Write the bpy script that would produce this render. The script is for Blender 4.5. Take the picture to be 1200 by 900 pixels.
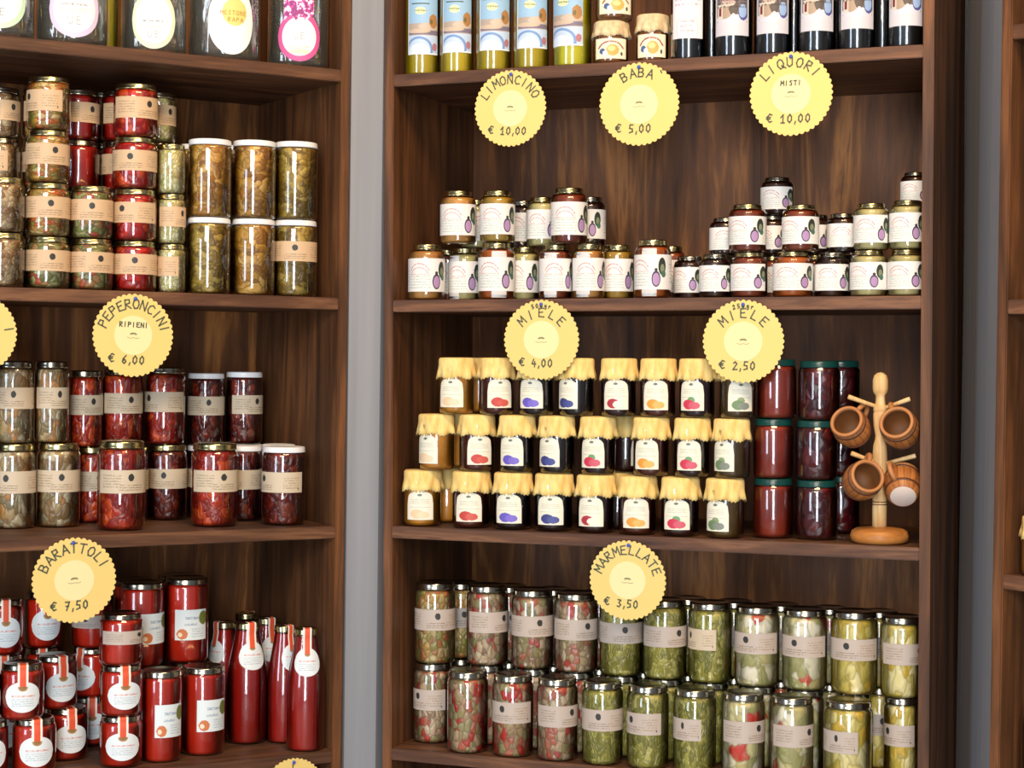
import bpy, bmesh, math, random
from mathutils import Matrix, Vector
for o in list(bpy.data.objects): bpy.data.objects.remove(o)
S = bpy.context.scene
C = S.collection
PI = math.pi
random.seed(7)

# ------------------------------------------------------------------ camera
F_PX, PITCH, ROLL, EYE = 2125.6, 0.0164, 0.0126, 1.5
cd = bpy.data.cameras.new('camera'); cam = bpy.data.objects.new('camera', cd); C.objects.link(cam)
cd.sensor_width = 36.0; cd.lens = 36.0 * F_PX / 1200.0; cd.clip_start = 0.05
right = Vector((1, 0, 0)); up = Vector((0, math.sin(PITCH), math.cos(PITCH))); fwd = Vector((0, math.cos(PITCH), -math.sin(PITCH)))
c_, s_ = math.cos(ROLL), math.sin(ROLL)
cr = right * c_ + up * s_
cu = up * c_ - right * s_
m = Matrix.Identity(4)
for i in range(3):
    m[i][0] = cr[i]; m[i][1] = cu[i]; m[i][2] = -fwd[i]
m[2][3] = EYE
cam.matrix_world = m
S.camera = cam
CAMP = Vector((0, 0, EYE))

def project(P):
    d = P - CAMP
    z = d.dot(fwd)
    return 600 + F_PX * d.dot(cr) / z, 450 - F_PX * d.dot(cu) / z, z

# ------------------------------------------------------------------ world and lights
S.view_settings.view_transform = 'Standard'; S.view_settings.look = 'None'
S.view_settings.gamma = 1; S.view_settings.use_curve_mapping = False
S.view_settings.exposure = -0.12
w = bpy.data.worlds.new('world'); S.world = w; w.use_nodes = True
bg = w.node_tree.nodes['Background']; bg.inputs[0].default_value = (0.90, 0.92, 1.0, 1); bg.inputs[1].default_value = 0.20

def area(name, loc, target, sx, sy, power, col):
    l = bpy.data.lights.new(name, 'AREA'); l.shape = 'RECTANGLE'; l.size = sx; l.size_y = sy
    l.energy = power; l.color = col
    o = bpy.data.objects.new(name, l); C.objects.link(o)
    d = Vector(target) - Vector(loc)
    o.location = loc; o.rotation_euler = d.to_track_quat('-Z', 'Y').to_euler()
    return o
area('doorway_daylight', (-0.12, -1.9, 1.2), (0.1, 2.8, 1.2), 0.9, 2.2, 88, (0.82, 0.90, 1.0))
area('upper_window_daylight', (-0.5, -1.5, 2.7), (0.1, 2.8, 1.4), 1.6, 0.9, 84, (1.0, 0.93, 0.84))
area('side_fill_light', (-2.7, -0.6, 1.5), (0.4, 2.8, 1.3), 0.8, 1.6, 40, (0.72, 0.84, 1.0))  # unseen fill added at left to brighten the right-hand wall strip
area('ceiling_lamp', (0.3, 1.2, 3.0), (0.1, 2.95, 1.9), 1.0, 0.4, 38, (1.0, 0.66, 0.34))

# ------------------------------------------------------------------ material helpers
def lin(c):
    return tuple(((v / 255) / 12.92 if v / 255 <= 0.04045 else ((v / 255 + 0.055) / 1.055) ** 2.4) for v in c[:3]) + (1,)

class NT:
    def __init__(s, name):
        s.m = bpy.data.materials.new(name); s.m.use_nodes = True
        s.t = s.m.node_tree; s.n = s.t.nodes; s.l = s.t.links
        s.b = s.n['Principled BSDF']
    def node(s, typ, **k):
        x = s.n.new(typ)
        for a, b in k.items(): setattr(x, a, b)
        return x
    def inp(s, sock, v):
        if hasattr(v, 'is_output'): s.l.new(v, sock)
        else: sock.default_value = v
    def math(s, op, a, b=0.0, clamp=False):
        x = s.node('ShaderNodeMath', operation=op, use_clamp=clamp)
        s.inp(x.inputs[0], a); s.inp(x.inputs[1], b)
        return x.outputs[0]
    def mix(s, f, a, b):
        x = s.node('ShaderNodeMix', data_type='RGBA')
        s.inp(x.inputs[0], f); s.inp(x.inputs[6], a); s.inp(x.inputs[7], b)
        return x.outputs[2]
    def ramp(s, f, pts, const=False):
        x = s.node('ShaderNodeValToRGB')
        if const: x.color_ramp.interpolation = 'CONSTANT'
        e = x.color_ramp.elements
        while len(e) > 1: e.remove(e[-1])
        e[0].position = pts[0][0]; e[0].color = pts[0][1]
        for p, c in pts[1:]:
            q = e.new(p); q.color = c
        s.l.new(f, x.inputs[0])
        return x.outputs[0]
    def coord(s, kind='Object', scale=(1, 1, 1), rnd=0.0):
        tc = s.node('ShaderNodeTexCoord')
        mp = s.node('ShaderNodeMapping'); mp.inputs['Scale'].default_value = scale
        s.l.new(tc.outputs[kind], mp.inputs['Vector'])
        if rnd:
            oi = s.node('ShaderNodeObjectInfo')
            cb = s.node('ShaderNodeCombineXYZ')
            for i in range(3): s.l.new(s.math('MULTIPLY', oi.outputs['Random'], rnd * (i + 1)), cb.inputs[i])
            s.l.new(cb.outputs[0], mp.inputs['Location'])
        return mp.outputs[0]
    def noise(s, vec, scale, detail=4, rough=0.55, dist=0.0):
        x = s.node('ShaderNodeTexNoise'); s.l.new(vec, x.inputs['Vector'])
        x.inputs['Scale'].default_value = scale; x.inputs['Detail'].default_value = detail
        x.inputs['Roughness'].default_value = rough; x.inputs['Distortion'].default_value = dist
        return x.outputs['Fac']
    def bump(s, h, strength=0.3, dist=0.001):
        x = s.node('ShaderNodeBump'); x.inputs['Strength'].default_value = strength; x.inputs['Distance'].default_value = dist
        s.l.new(h, x.inputs['Height']); s.l.new(x.outputs[0], s.b.inputs['Normal'])
    def fin(s, col=None, rough=0.5, metal=0.0, spec=None, coat=None):
        if col is not None: s.inp(s.b.inputs['Base Color'], col)
        s.inp(s.b.inputs['Roughness'], rough); s.b.inputs['Metallic'].default_value = metal
        if spec is not None: s.b.inputs['Specular IOR Level'].default_value = spec
        if coat: s.b.inputs['Coat Weight'].default_value = coat
        return s.m

def plain(name, c, rough=0.5, metal=0.0, coat=None, spec=None):
    t = NT(name); return t.fin(lin(c), rough, metal, spec, coat)

def wood(name, dark, mid, light, axis='Z', sc=1.0, rough=0.55, knots=True, planks=False):
    t = NT(name)
    st = {'Z': (9, 9, 0.8), 'X': (0.8, 9, 9), 'Y': (9, 0.8, 9)}[axis]
    v = t.coord('Object', tuple(a * sc for a in st))
    n1 = t.noise(v, 2.4, 5, 0.6, 1.6)
    n2 = t.noise(v, 14, 3, 0.6, 0.4)
    f = t.math('ADD', t.math('MULTIPLY', n1, 0.75), t.math('MULTIPLY', n2, 0.25))
    col = t.ramp(f, [(0.34, lin(dark)), (0.5, lin(mid)), (0.60, lin(light)), (0.66, lin(mid))])
    v2 = t.coord('Object', (1, 1, 1))
    n3 = t.noise(v2, 3.2, 2)
    col = t.mix(t.math('MULTIPLY', t.math('SUBTRACT', n3, 0.45, True), 1.6, True), col, lin(dark))
    if planks:
        sx = t.node('ShaderNodeSeparateXYZ'); t.l.new(v2, sx.inputs[0])
        u = t.math('MULTIPLY', sx.outputs[0], 1 / 0.0935)
        fl = t.math('FLOOR', u)
        wn = t.node('ShaderNodeTexWhiteNoise', noise_dimensions='1D'); t.l.new(fl, wn.inputs['W'])
        col = t.mix(t.math('MULTIPLY', wn.outputs['Value'], 0.5), col, lin(light))
        fr = t.math('FRACT', u)
        col = t.mix(t.math('LESS_THAN', fr, 0.022), col, lin(tuple(int(a * 0.4) for a in dark)))
    t.bump(n2, 0.25, 0.0006)
    return t.fin(col, rough, 0, 0.35)

def chunks(name, cols, scale=70, stretch=(1, 1, 1), gap=(60, 45, 25), gapw=0.08, bumps=0.6, rough=0.35, dist=0.5):
    t = NT(name)
    v = t.coord('Object', stretch, 0.37)
    nz = t.node('ShaderNodeTexNoise'); t.l.new(v, nz.inputs['Vector']); nz.inputs['Scale'].default_value = scale * 0.6
    vm = t.node('ShaderNodeVectorMath', operation='SCALE'); t.l.new(nz.outputs['Color'], vm.inputs[0]); vm.inputs['Scale'].default_value = dist / scale
    va = t.node('ShaderNodeVectorMath', operation='ADD'); t.l.new(v, va.inputs[0]); t.l.new(vm.outputs[0], va.inputs[1])
    vo = t.node('ShaderNodeTexVoronoi'); t.l.new(va.outputs[0], vo.inputs['Vector']); vo.inputs['Scale'].default_value = scale
    ve = t.node('ShaderNodeTexVoronoi', feature='DISTANCE_TO_EDGE'); t.l.new(va.outputs[0], ve.inputs['Vector']); ve.inputs['Scale'].default_value = scale
    sp = t.node('ShaderNodeSeparateColor'); t.l.new(vo.outputs['Color'], sp.inputs[0])
    k = len(cols)
    col = t.ramp(sp.outputs[0], [(i / k, lin(c)) for i, c in enumerate(cols)], True)
    fine = t.noise(v, scale * 2.2, 3)
    col = t.mix(t.math('MULTIPLY', t.math('SUBTRACT', fine, 0.45, True), 0.9, True), col, lin(cols[1 % k]))
    e = t.math('SMOOTH_MIN', ve.outputs['Distance'], 1.0)
    gm = t.math('SUBTRACT', 1.0, t.math('DIVIDE', ve.outputs['Distance'], gapw * 1.6), True)
    n5 = t.noise(v, scale * .35, 2)
    col = t.mix(t.math('MULTIPLY', t.math('SUBTRACT', n5, 0.5, True), 1.2, True), col, lin(cols[2 % k]))
    col = t.mix(t.math('MULTIPLY', gm, 0.55), col, lin(gap))
    t.bump(ve.outputs['Distance'], bumps, 0.006)
    return t.fin(col, rough)

def smooth_fill(name, a, b, scale=25, rough=0.3, stretch=(1, 1, 1)):
    t = NT(name); v = t.coord('Object', stretch, 0.37)
    n = t.noise(v, scale, 4)
    return t.fin(t.ramp(n, [(0.35, lin(a)), (0.65, lin(b))]), rough)

def thin_glass(name, tint=(1, 1, 1), gl=1.0, rough=0.03):
    t = NT(name); t.n.remove(t.b)
    out = t.n['Material Output']
    tr = t.node('ShaderNodeBsdfTransparent'); tr.inputs[0].default_value = tint + (1,)
    g = t.node('ShaderNodeBsdfGlossy'); g.inputs['Roughness'].default_value = rough; g.inputs['Color'].default_value = (1, 1, 1, 1)
    fr = t.node('ShaderNodeFresnel'); fr.inputs['IOR'].default_value = 1.5
    mx = t.node('ShaderNodeMixShader')
    t.l.new(t.math('MULTIPLY', fr.outputs[0], gl, True), mx.inputs[0]); t.l.new(tr.outputs[0], mx.inputs[1]); t.l.new(g.outputs[0], mx.inputs[2])
    t.l.new(mx.outputs[0], out.inputs[0])
    return t.m

def label_mat(name, base, layers=(), rough=0.55):
    t = NT(name)
    tc = t.node('ShaderNodeTexCoord'); sp = t.node('ShaderNodeSeparateXYZ'); t.l.new(tc.outputs['UV'], sp.inputs[0])
    u, v = sp.outputs[0], sp.outputs[1]
    nzc = t.node('ShaderNodeMapping'); t.l.new(tc.outputs['UV'], nzc.inputs[0]); nzc.inputs['Scale'].default_value = (46, 16, 1)
    txt = t.noise(nzc.outputs[0], 1.0, 2)
    col = t.mix(0.0, lin(base), lin(base))
    def rectm(x0, x1, y0, y1):
        a = t.math('LESS_THAN', t.math('ABSOLUTE', t.math('SUBTRACT', u, (x0 + x1) / 2)), (x1 - x0) / 2)
        b = t.math('LESS_THAN', t.math('ABSOLUTE', t.math('SUBTRACT', v, (y0 + y1) / 2)), (y1 - y0) / 2)
        return t.math('MULTIPLY', a, b)
    def elld(cx, cy, rx, ry):
        a = t.math('POWER', t.math('ABSOLUTE', t.math('DIVIDE', t.math('SUBTRACT', u, cx), rx)), 2)
        b = t.math('POWER', t.math('ABSOLUTE', t.math('DIVIDE', t.math('SUBTRACT', v, cy), ry)), 2)
        return t.math('ADD', a, b)
    for L in layers:
        k, al = L[0], 1.0
        if k == 'rect': mk = rectm(*L[1:5]); c = L[5]
        elif k == 'ell': mk = t.math('LESS_THAN', elld(*L[1:5]), 1.0); c = L[5]
        elif k == 'blot':                                # irregular ellipse (a drawn fruit, a photo detail)
            mk = t.math('LESS_THAN', t.math('ADD', elld(*L[1:5]), t.math('MULTIPLY', txt, 0.9)), 1.35); c = L[5]
        elif k == 'ring':
            d = t.math('SQRT', elld(*L[1:5])); mk = t.math('LESS_THAN', t.math('ABSOLUTE', t.math('SUBTRACT', d, 1.0)), L[6]); c = L[5]
        elif k == 'arc':                                 # an arched line of small print
            d = t.math('SQRT', elld(*L[1:5])); mk = t.math('LESS_THAN', t.math('ABSOLUTE', t.math('SUBTRACT', d, 1.0)), L[6]); c = L[5]
            mk = t.math('MULTIPLY', mk, t.math('GREATER_THAN', v, L[2] + L[4] * 0.35))
            mk = t.math('MULTIPLY', mk, t.math('GREATER_THAN', txt, 0.42))
        elif k == 'text':                                # small print: x0 x1 y0 y1 colour rows
            mk = rectm(*L[1:5]); c = L[5]
            ph = t.math('FRACT', t.math('MULTIPLY', t.math('SUBTRACT', v, L[3]), L[6] / (L[4] - L[3])))
            mk = t.math('MULTIPLY', mk, t.math('LESS_THAN', ph, 0.5))
            mk = t.math('MULTIPLY', mk, t.math('GREATER_THAN', txt, 0.47)); al = 0.75
        if len(L) > 7: al = L[7]
        if al < 1: mk = t.math('MULTIPLY', mk, al)
        col = t.mix(mk, col, lin(c))
    return t.fin(col, rough)

# ------------------------------------------------------------------ mesh helpers
def obj(name, bm, mat, parent=None, smooth=False, mats=None):
    me = bpy.data.meshes.new(name); bm.to_mesh(me); bm.free()
    for mm in (mats or [mat]): me.materials.append(mm)
    if smooth:
        for p in me.polygons: p.use_smooth = True
    o = bpy.data.objects.new(name, me); C.objects.link(o)
    if parent: o.parent = parent
    return o

def mesh_of(name, bm, mat, smooth=False):
    me = bpy.data.meshes.new(name); bm.to_mesh(me); bm.free(); me.materials.append(mat)
    if smooth:
        for p in me.polygons: p.use_smooth = True
    return me

def bm_box(x0, x1, y0, y1, z0, z1, bev=0.0, bm=None):
    bm = bm or bmesh.new()
    r = bmesh.ops.create_cube(bm, size=1)
    bmesh.ops.scale(bm, vec=(x1 - x0, y1 - y0, z1 - z0), verts=r['verts'])
    bmesh.ops.translate(bm, vec=((x0 + x1) / 2, (y0 + y1) / 2, (z0 + z1) / 2), verts=r['verts'])
    if bev:
        bmesh.ops.bevel(bm, geom=[e for e in bm.edges], offset=bev, segments=2, affect='EDGES')
    return bm

def bm_lathe(prof, seg=36, bm=None, mat=None, wob=None):
    """prof: list of (r, z); closed with poles where r == 0"""
    bm = bm or bmesh.new()
    rings = []
    for j, (r, z) in enumerate(prof):
        if r <= 1e-7: rings.append([bm.verts.new((0, 0, z))])
        else:
            ring = []
            for i in range(seg):
                a = 2 * PI * i / seg
                rr, zz = (r, z) if not wob else wob(j, a, r, z)
                ring.append(bm.verts.new((rr * math.cos(a), rr * math.sin(a), zz)))
            rings.append(ring)
    fs = []
    for A, B in zip(rings, rings[1:]):
        for i in range(seg):
            k = (i + 1) % seg
            if len(A) == 1 and len(B) == 1: continue
            if len(A) == 1: fs.append(bm.faces.new((A[0], B[k], B[i])))
            elif len(B) == 1: fs.append(bm.faces.new((A[i], A[k], B[0])))
            else: fs.append(bm.faces.new((A[i], A[k], B[k], B[i])))
    if mat is not None:
        bmesh.ops.transform(bm, matrix=mat, verts=[v for r in rings for v in r])
    return bm

def bm_tube(path, r, seg=10, bm=None, caps=True):
    bm = bm or bmesh.new(); P = [Vector(p) for p in path]; rings = []
    rs = r if isinstance(r, (list, tuple)) else [r] * len(P)
    up0 = None
    for i, p in enumerate(P):
        t = (P[min(i + 1, len(P) - 1)] - P[max(i - 1, 0)]).normalized()
        if up0 is None: up0 = Vector((0, 0, 1)) if abs(t.z) < 0.9 else Vector((1, 0, 0))
        a = t.cross(up0).normalized(); b = a.cross(t).normalized(); up0 = b
        rings.append([bm.verts.new(p + (a * math.cos(2 * PI * k / seg) + b * math.sin(2 * PI * k / seg)) * rs[i]) for k in range(seg)])
    for A, B in zip(rings, rings[1:]):
        for k in range(seg):
            bm.faces.new((A[k], A[(k + 1) % seg], B[(k + 1) % seg], B[k]))
    if caps: bm.faces.new(rings[0][::-1]); bm.faces.new(rings[-1])
    return bm

def interp(prof, z):
    for (r0, z0), (r1, z1) in zip(prof, prof[1:]):
        if z1 > z0 and z0 <= z <= z1: return r0 + (r1 - r0) * (z - z0) / (z1 - z0)
    return prof[-1][0]

def bm_patch(rf, s0, s1, zlo, zhi, ns=20, nz=6, off=0.0004, bm=None):
    """paper label bent round the jar: s along the circumference (front = -Y), with real thickness and UVs over its box"""
    bm = bm or bmesh.new(); uv = bm.loops.layers.uv.verify()
    zf = zlo if callable(zlo) else (lambda s: zlo)
    zg = zhi if callable(zhi) else (lambda s: zhi)
    ss = [s0 + (s1 - s0) * i / ns for i in range(ns + 1)]
    zmin = min(zf(s) for s in ss); zmax = max(zg(s) for s in ss)
    def pt(s, z, o):
        r0 = rf(z if z else 0.0) + o; a = s / rf((zmin + zmax) / 2)
        return (r0 * math.sin(a), -r0 * math.cos(a), z)
    G = []
    for s in ss:
        a, b = zf(s), zg(s)
        G.append([(s, a + (b - a) * j / nz) for j in range(nz + 1)])
    V = [[bm.verts.new(pt(s, z, off)) for s, z in col] for col in G]
    U = [[((s - s0) / (s1 - s0), (z - zmin) / (zmax - zmin)) for s, z in col] for col in G]
    for i in range(ns):
        for j in range(nz):
            q = [(i, j), (i + 1, j), (i + 1, j + 1), (i, j + 1)]
            try: f = bm.faces.new([V[a][b] for a, b in q])
            except ValueError: continue
            for lp, (a, b) in zip(f.loops, q): lp[uv].uv = U[a][b]
    return bm

# ---- handwriting: strokes on a unit box, drawn as flat ribbons
GL = {
 'A': [[(0, 0), (.45, 1), (.9, 0)], [(.15, .38), (.75, .38)]],
 'B': [[(0, 0), (0, 1), (.55, .95), (.65, .75), (.5, .55), (0, .52)], [(.5, .55), (.75, .35), (.6, .05), (0, 0)]],
 'C': [[(.8, .85), (.45, 1), (.1, .75), (.05, .3), (.35, 0), (.8, .1)]],
 'E': [[(.75, 1), (.05, .95), (.05, .05), (.8, 0)], [(.05, .52), (.6, .55)]],
 'I': [[(.3, 0), (.35, 1)]],
 'K': [[(0, 0), (0, 1)], [(.7, 1), (0, .45), (.75, 0)]],
 'L': [[(.2, 1), (.05, .05), (.75, 0)]],
 'M': [[(0, 0), (.1, 1), (.45, .4), (.85, 1), (.9, 0)]],
 'N': [[(0, 0), (.05, 1), (.75, 0), (.8, 1)]],
 'O': [[(.45, 1), (.1, .8), (0, .4), (.25, 0), (.65, .05), (.85, .45), (.75, .85), (.45, 1)]],
 'P': [[(0, 0), (.05, 1), (.65, .95), (.7, .6), (.05, .5)]],
 'Q': [[(.45, 1), (.1, .8), (0, .4), (.25, 0), (.65, .05), (.85, .45), (.75, .85), (.45, 1)], [(.5, .3), (.95, -.1)]],
 'R': [[(0, 0), (.05, 1), (.65, .95), (.65, .6), (.05, .5), (.75, 0)]],
 'S': [[(.7, .9), (.35, 1), (.1, .8), (.6, .4), (.55, .05), (.05, .05)]],
 'T': [[(.4, 0), (.42, 1)], [(0, .95), (.85, 1)]],
 'U': [[(0, 1), (.05, .2), (.35, 0), (.7, .2), (.75, 1)]],
 'F': [[(.75, 1), (.05, .95), (.05, 0)], [(.05, .52), (.6, .55)]],
 'g': [[(.6, .6), (.2, .65), (.1, .3), (.4, .15), (.6, .35), (.6, -.25), (.2, -.3)]],
 'r': [[(.1, 0), (.1, .6)], [(.1, .4), (.35, .62), (.55, .55)]],
 '0': [[(.35, 1), (.05, .7), (.05, .25), (.35, 0), (.62, .3), (.6, .75), (.35, 1)]],
 '1': [[(.05, .65), (.4, 1), (.4, 0)], [(.1, 0), (.65, 0)]],
 '2': [[(.1, .8), (.35, 1), (.62, .75), (.05, 0), (.7, .05)]],
 '3': [[(.1, .95), (.6, .9), (.3, .55), (.65, .3), (.35, 0), (.05, .1)]],
 '4': [[(.3, 1), (.05, .4), (.7, .4)], [(.5, .7), (.5, 0)]],
 '5': [[(.65, 1), (.15, 1), (.1, .55), (.55, .5), (.6, .15), (.1, 0)]],
 '6': [[(.55, 1), (.15, .6), (.05, .2), (.35, 0), (.6, .25), (.4, .5), (.1, .35)]],
 '7': [[(.05, 1), (.65, 1), (.25, 0)], [(.15, .5), (.55, .5)]],
 ',': [[(.15, .12), (.05, -.2)]],
 '`': [[(.1, 1.35), (.4, 1.2)]],
 '$': [[(.8, .9), (.45, 1), (.15, .7), (.15, .3), (.45, 0), (.8, .1)], [(-.05, .6), (.6, .62)], [(-.05, .4), (.55, .4)]],   # euro sign
}
def ribbon(bm, pts, wd, mp):
    for (x0, y0), (x1, y1) in zip(pts, pts[1:]):
        dx, dy = x1 - x0, y1 - y0; L = math.hypot(dx, dy) or 1e-9
        dx, dy = dx / L, dy / L; e = wd * 0.4
        a = (x0 - dx * e, y0 - dy * e); b = (x1 + dx * e, y1 + dy * e); nx, ny = -dy * wd / 2, dx * wd / 2
        q = [(a[0] - nx, a[1] - ny), (b[0] - nx, b[1] - ny), (b[0] + nx, b[1] + ny), (a[0] + nx, a[1] + ny)]
        bm.faces.new([bm.verts.new(mp(*p)) for p in q])
def glyph(bm, ch, ox, oy, size, ang, wd, mp, asp=0.8):
    ca, sa = math.cos(ang), math.sin(ang)
    for st in GL.get(ch, []):
        P = []
        for gx, gy in st:
            x = (gx - 0.4) * size * asp; y = gy * size
            P.append((ox + x * ca - y * sa, oy + x * sa + y * ca))
        ribbon(bm, P, wd, mp)

# ------------------------------------------------------------------ palette
M = {}
M['wood_panel'] = wood('stained_wood_vertical', (46, 24, 14), (84, 50, 30), (128, 78, 44))
M['wood_side'] = wood('stained_wood_side', (52, 31, 18), (94, 60, 35), (126, 80, 46), sc=0.6)
M['wood_shelf'] = wood('stained_wood_shelf', (60, 37, 25), (96, 63, 43), (128, 88, 60), axis='X')
M['wood_back'] = wood('stained_wood_back', (60, 33, 16), (112, 68, 33), (172, 112, 56), sc=0.55)
t = NT('grey_painted_wall'); nn = t.noise(t.coord('Object', (40, 40, 1.2)), 1.2, 3)
M['wall'] = t.fin(t.ramp(nn, [(0.3, lin((142, 146, 154))), (0.7, lin((154, 158, 166)))]), 0.75)
M['floor'] = smooth_fill('stone_floor', (120, 112, 100), (140, 130, 118), 6, 0.6)
M['glass'] = thin_glass('jar_glass', (1.0, 1.0, 1.0), 2.0)
M['clear'] = thin_glass('clear_decanter_glass', (0.97, 0.98, 0.96), 2.6, 0.06)
tt = M['clear'].node_tree; o_ = tt.nodes['Material Output']; src = o_.inputs[0].links[0].from_socket      # grey diffuse mixed in as painted haze, to lighten the dark glass
nz_ = tt.nodes.new('ShaderNodeTexNoise'); nz_.inputs['Scale'].default_value = 45; bp_ = tt.nodes.new('ShaderNodeBump'); bp_.inputs['Strength'].default_value = 0.6; bp_.inputs['Distance'].default_value = 0.01
tcg = tt.nodes.new('ShaderNodeTexCoord'); mpg = tt.nodes.new('ShaderNodeMapping'); mpg.inputs['Scale'].default_value = (1, 1, .25); tt.links.new(tcg.outputs['Object'], mpg.inputs[0]); tt.links.new(mpg.outputs[0], nz_.inputs['Vector'])
tt.links.new(nz_.outputs[0], bp_.inputs['Height']); [tt.links.new(bp_.outputs[0], q.inputs['Normal']) for q in tt.nodes if q.type == 'BSDF_GLOSSY']
df = tt.nodes.new('ShaderNodeBsdfDiffuse'); df.inputs[0].default_value = (0.62, 0.64, 0.56, 1); mm_ = tt.nodes.new('ShaderNodeMixShader'); mm_.inputs[0].default_value = 0.05
tt.links.new(src, mm_.inputs[1]); tt.links.new(df.outputs[0], mm_.inputs[2]); tt.links.new(mm_.outputs[0], o_.inputs[0])
M['steel'] = plain('silver_lid_metal', (168, 164, 150), 0.20, 1.0)
M['gold'] = plain('gold_lid_metal', (186, 176, 132), 0.22, 1.0)
M['white_lid'] = plain('white_enamel_lid', (240, 243, 246), 0.3)
M['green_lid'] = plain('dark_green_lid', (14, 62, 58), 0.28)
t = NT('yellow_cloth'); n = t.noise(t.coord('Object', (60, 60, 20), 0.3), 2.0, 3)
t.bump(n, 0.25, 0.0004)
M['cloth'] = t.fin(t.ramp(n, [(0.3, lin((232, 192, 108))), (0.5, lin((244, 212, 132))), (0.7, lin((248, 222, 150)))]), 0.8)
t = NT('cream_cloth'); n = t.noise(t.coord('Object', (60, 60, 30), 0.3), 2.0, 3)
M['cream_cloth'] = t.fin(t.ramp(n, [(0.3, lin((196, 168, 124))), (0.65, lin((228, 208, 168)))]), 0.8)
M['tag'] = plain('yellow_card', (236, 206, 124), 0.7)
M['tag_mid'] = plain('pale_yellow_print', (243, 226, 168), 0.7)
M['ink'] = plain('grey_green_ink', (84, 92, 70), 0.6)
M['ink_blue'] = plain('grey_print', (150, 150, 110), 0.6)
M['pin'] = plain('blue_plastic', (60, 92, 190), 0.3)
M['lightwood'] = wood('pale_turned_wood', (205, 160, 100), (226, 188, 130), (238, 208, 156), sc=1.5, rough=0.4)
M['basewood'] = wood('honey_turned_wood', (168, 106, 50), (196, 132, 66), (214, 154, 88), axis='X', rough=0.4)
t = NT('barrel_wood'); sx = t.node('ShaderNodeSeparateXYZ'); tc = t.node('ShaderNodeTexCoord'); t.l.new(tc.outputs['Object'], sx.inputs[0])
an = t.math('MULTIPLY', t.math('ARCTAN2', sx.outputs[1], sx.outputs[0]), 9 / PI)
st = t.math('LESS_THAN', t.math('FRACT', an), 0.07)
gr = t.noise(t.coord('Object', (60, 60, 8)), 2, 3)
M['barrel'] = t.fin(t.mix(st, t.ramp(gr, [(0.3, lin((150, 88, 42))), (0.7, lin((192, 124, 66)))]), lin((84, 46, 22))), 0.4)
M['barrel_rim'] = plain('barrel_rim_wood', (186, 124, 74), 0.45)
M['barrel_in'] = plain('barrel_inside_wood', (132, 84, 42), 0.6)
M['hoop'] = plain('brown_hoop', (92, 54, 34), 0.5)
M['barrel_base'] = plain('pale_sawn_end', (222, 204, 192), 0.6)

L_ = M
L_['antipasto'] = chunks('mixed_antipasto', [(200, 128, 46), (190, 150, 76), (160, 148, 66), (210, 104, 44), (222, 194, 130), (206, 156, 60)], 90, (1, 1, 1.5), dist=1.0)
L_['creamveg'] = chunks('pale_chopped_vegetables', [(222, 212, 156), (232, 224, 180), (196, 190, 112), (226, 214, 150), (214, 190, 130)], 115, dist=1.0, gap=(110, 100, 50))
L_['brownveg'] = chunks('pale_brown_vegetables', [(186, 160, 116), (204, 182, 142), (150, 112, 68), (180, 146, 104)], 110, dist=1.5, gap=(90, 64, 34))
L_['greenveg'] = chunks('green_vegetable_mix', [(140, 140, 74), (168, 164, 102), (122, 118, 60), (176, 128, 72), (178, 168, 118), (190, 80, 50)], 90, dist=1.2, gap=(50, 54, 24))
L_['redpepper'] = chunks('red_peppers', [(206, 38, 18), (184, 26, 14), (216, 80, 28), (170, 20, 14)], 60, dist=1.0, gap=(90, 8, 8))
L_['oilmush'] = chunks('mushrooms_in_oil', [(196, 148, 50), (172, 118, 32), (214, 172, 88), (146, 98, 30), (190, 146, 66)], 80, (.8, .8, 1.3), gap=(84, 56, 18), dist=3.0)
L_['oilgreen'] = chunks('greens_in_oil', [(168, 140, 50), (146, 114, 34), (190, 162, 76), (124, 96, 30)], 82, (.8, .8, 1.3), gap=(74, 58, 18), dist=3.0)
L_['mushroom'] = chunks('sliced_mushrooms', [(186, 160, 110), (150, 118, 74), (214, 198, 162), (196, 142, 76), (146, 130, 92)], 85, gap=(92, 76, 48), dist=2.2)
L_['drytomato'] = chunks('dried_tomatoes', [(186, 46, 16), (158, 32, 12), (210, 84, 26), (144, 24, 12)], 85, gap=(96, 12, 8), dist=1.8)
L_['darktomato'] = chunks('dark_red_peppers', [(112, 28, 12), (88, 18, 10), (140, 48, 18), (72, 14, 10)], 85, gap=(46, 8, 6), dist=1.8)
L_['passata'] = smooth_fill('tomato_passata', (178, 32, 12), (196, 46, 20), 18)
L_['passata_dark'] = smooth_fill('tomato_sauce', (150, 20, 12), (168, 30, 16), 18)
L_['honeytan'] = smooth_fill('tan_honey', (176, 124, 58), (196, 148, 78), 12)
L_['amber'] = smooth_fill('amber_honey', (158, 74, 18), (186, 104, 34), 14)
L_['palehoney'] = smooth_fill('pale_honey', (176, 166, 110), (198, 188, 136), 12)
L_['olivehoney'] = smooth_fill('golden_honey', (156, 122, 40), (180, 146, 60), 12)
L_['darkhoney'] = smooth_fill('dark_honey', (38, 18, 10), (58, 28, 14), 12)
L_['redhoney'] = smooth_fill('red_brown_honey', (110, 44, 22), (140, 64, 30), 12)
L_['marmalade'] = smooth_fill('yellow_marmalade', (190, 126, 30), (212, 150, 50), 20)
L_['strawjam'] = smooth_fill('strawberry_jam', (74, 24, 12), (96, 34, 16), 20)
L_['plum'] = smooth_fill('plum_jam', (20, 12, 12), (34, 18, 18), 20)
L_['cherry'] = smooth_fill('cherry_jam', (36, 12, 12), (54, 16, 14), 20)
L_['apricot'] = smooth_fill('brown_orange_jam', (70, 24, 10), (98, 38, 14), 20)
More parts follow.
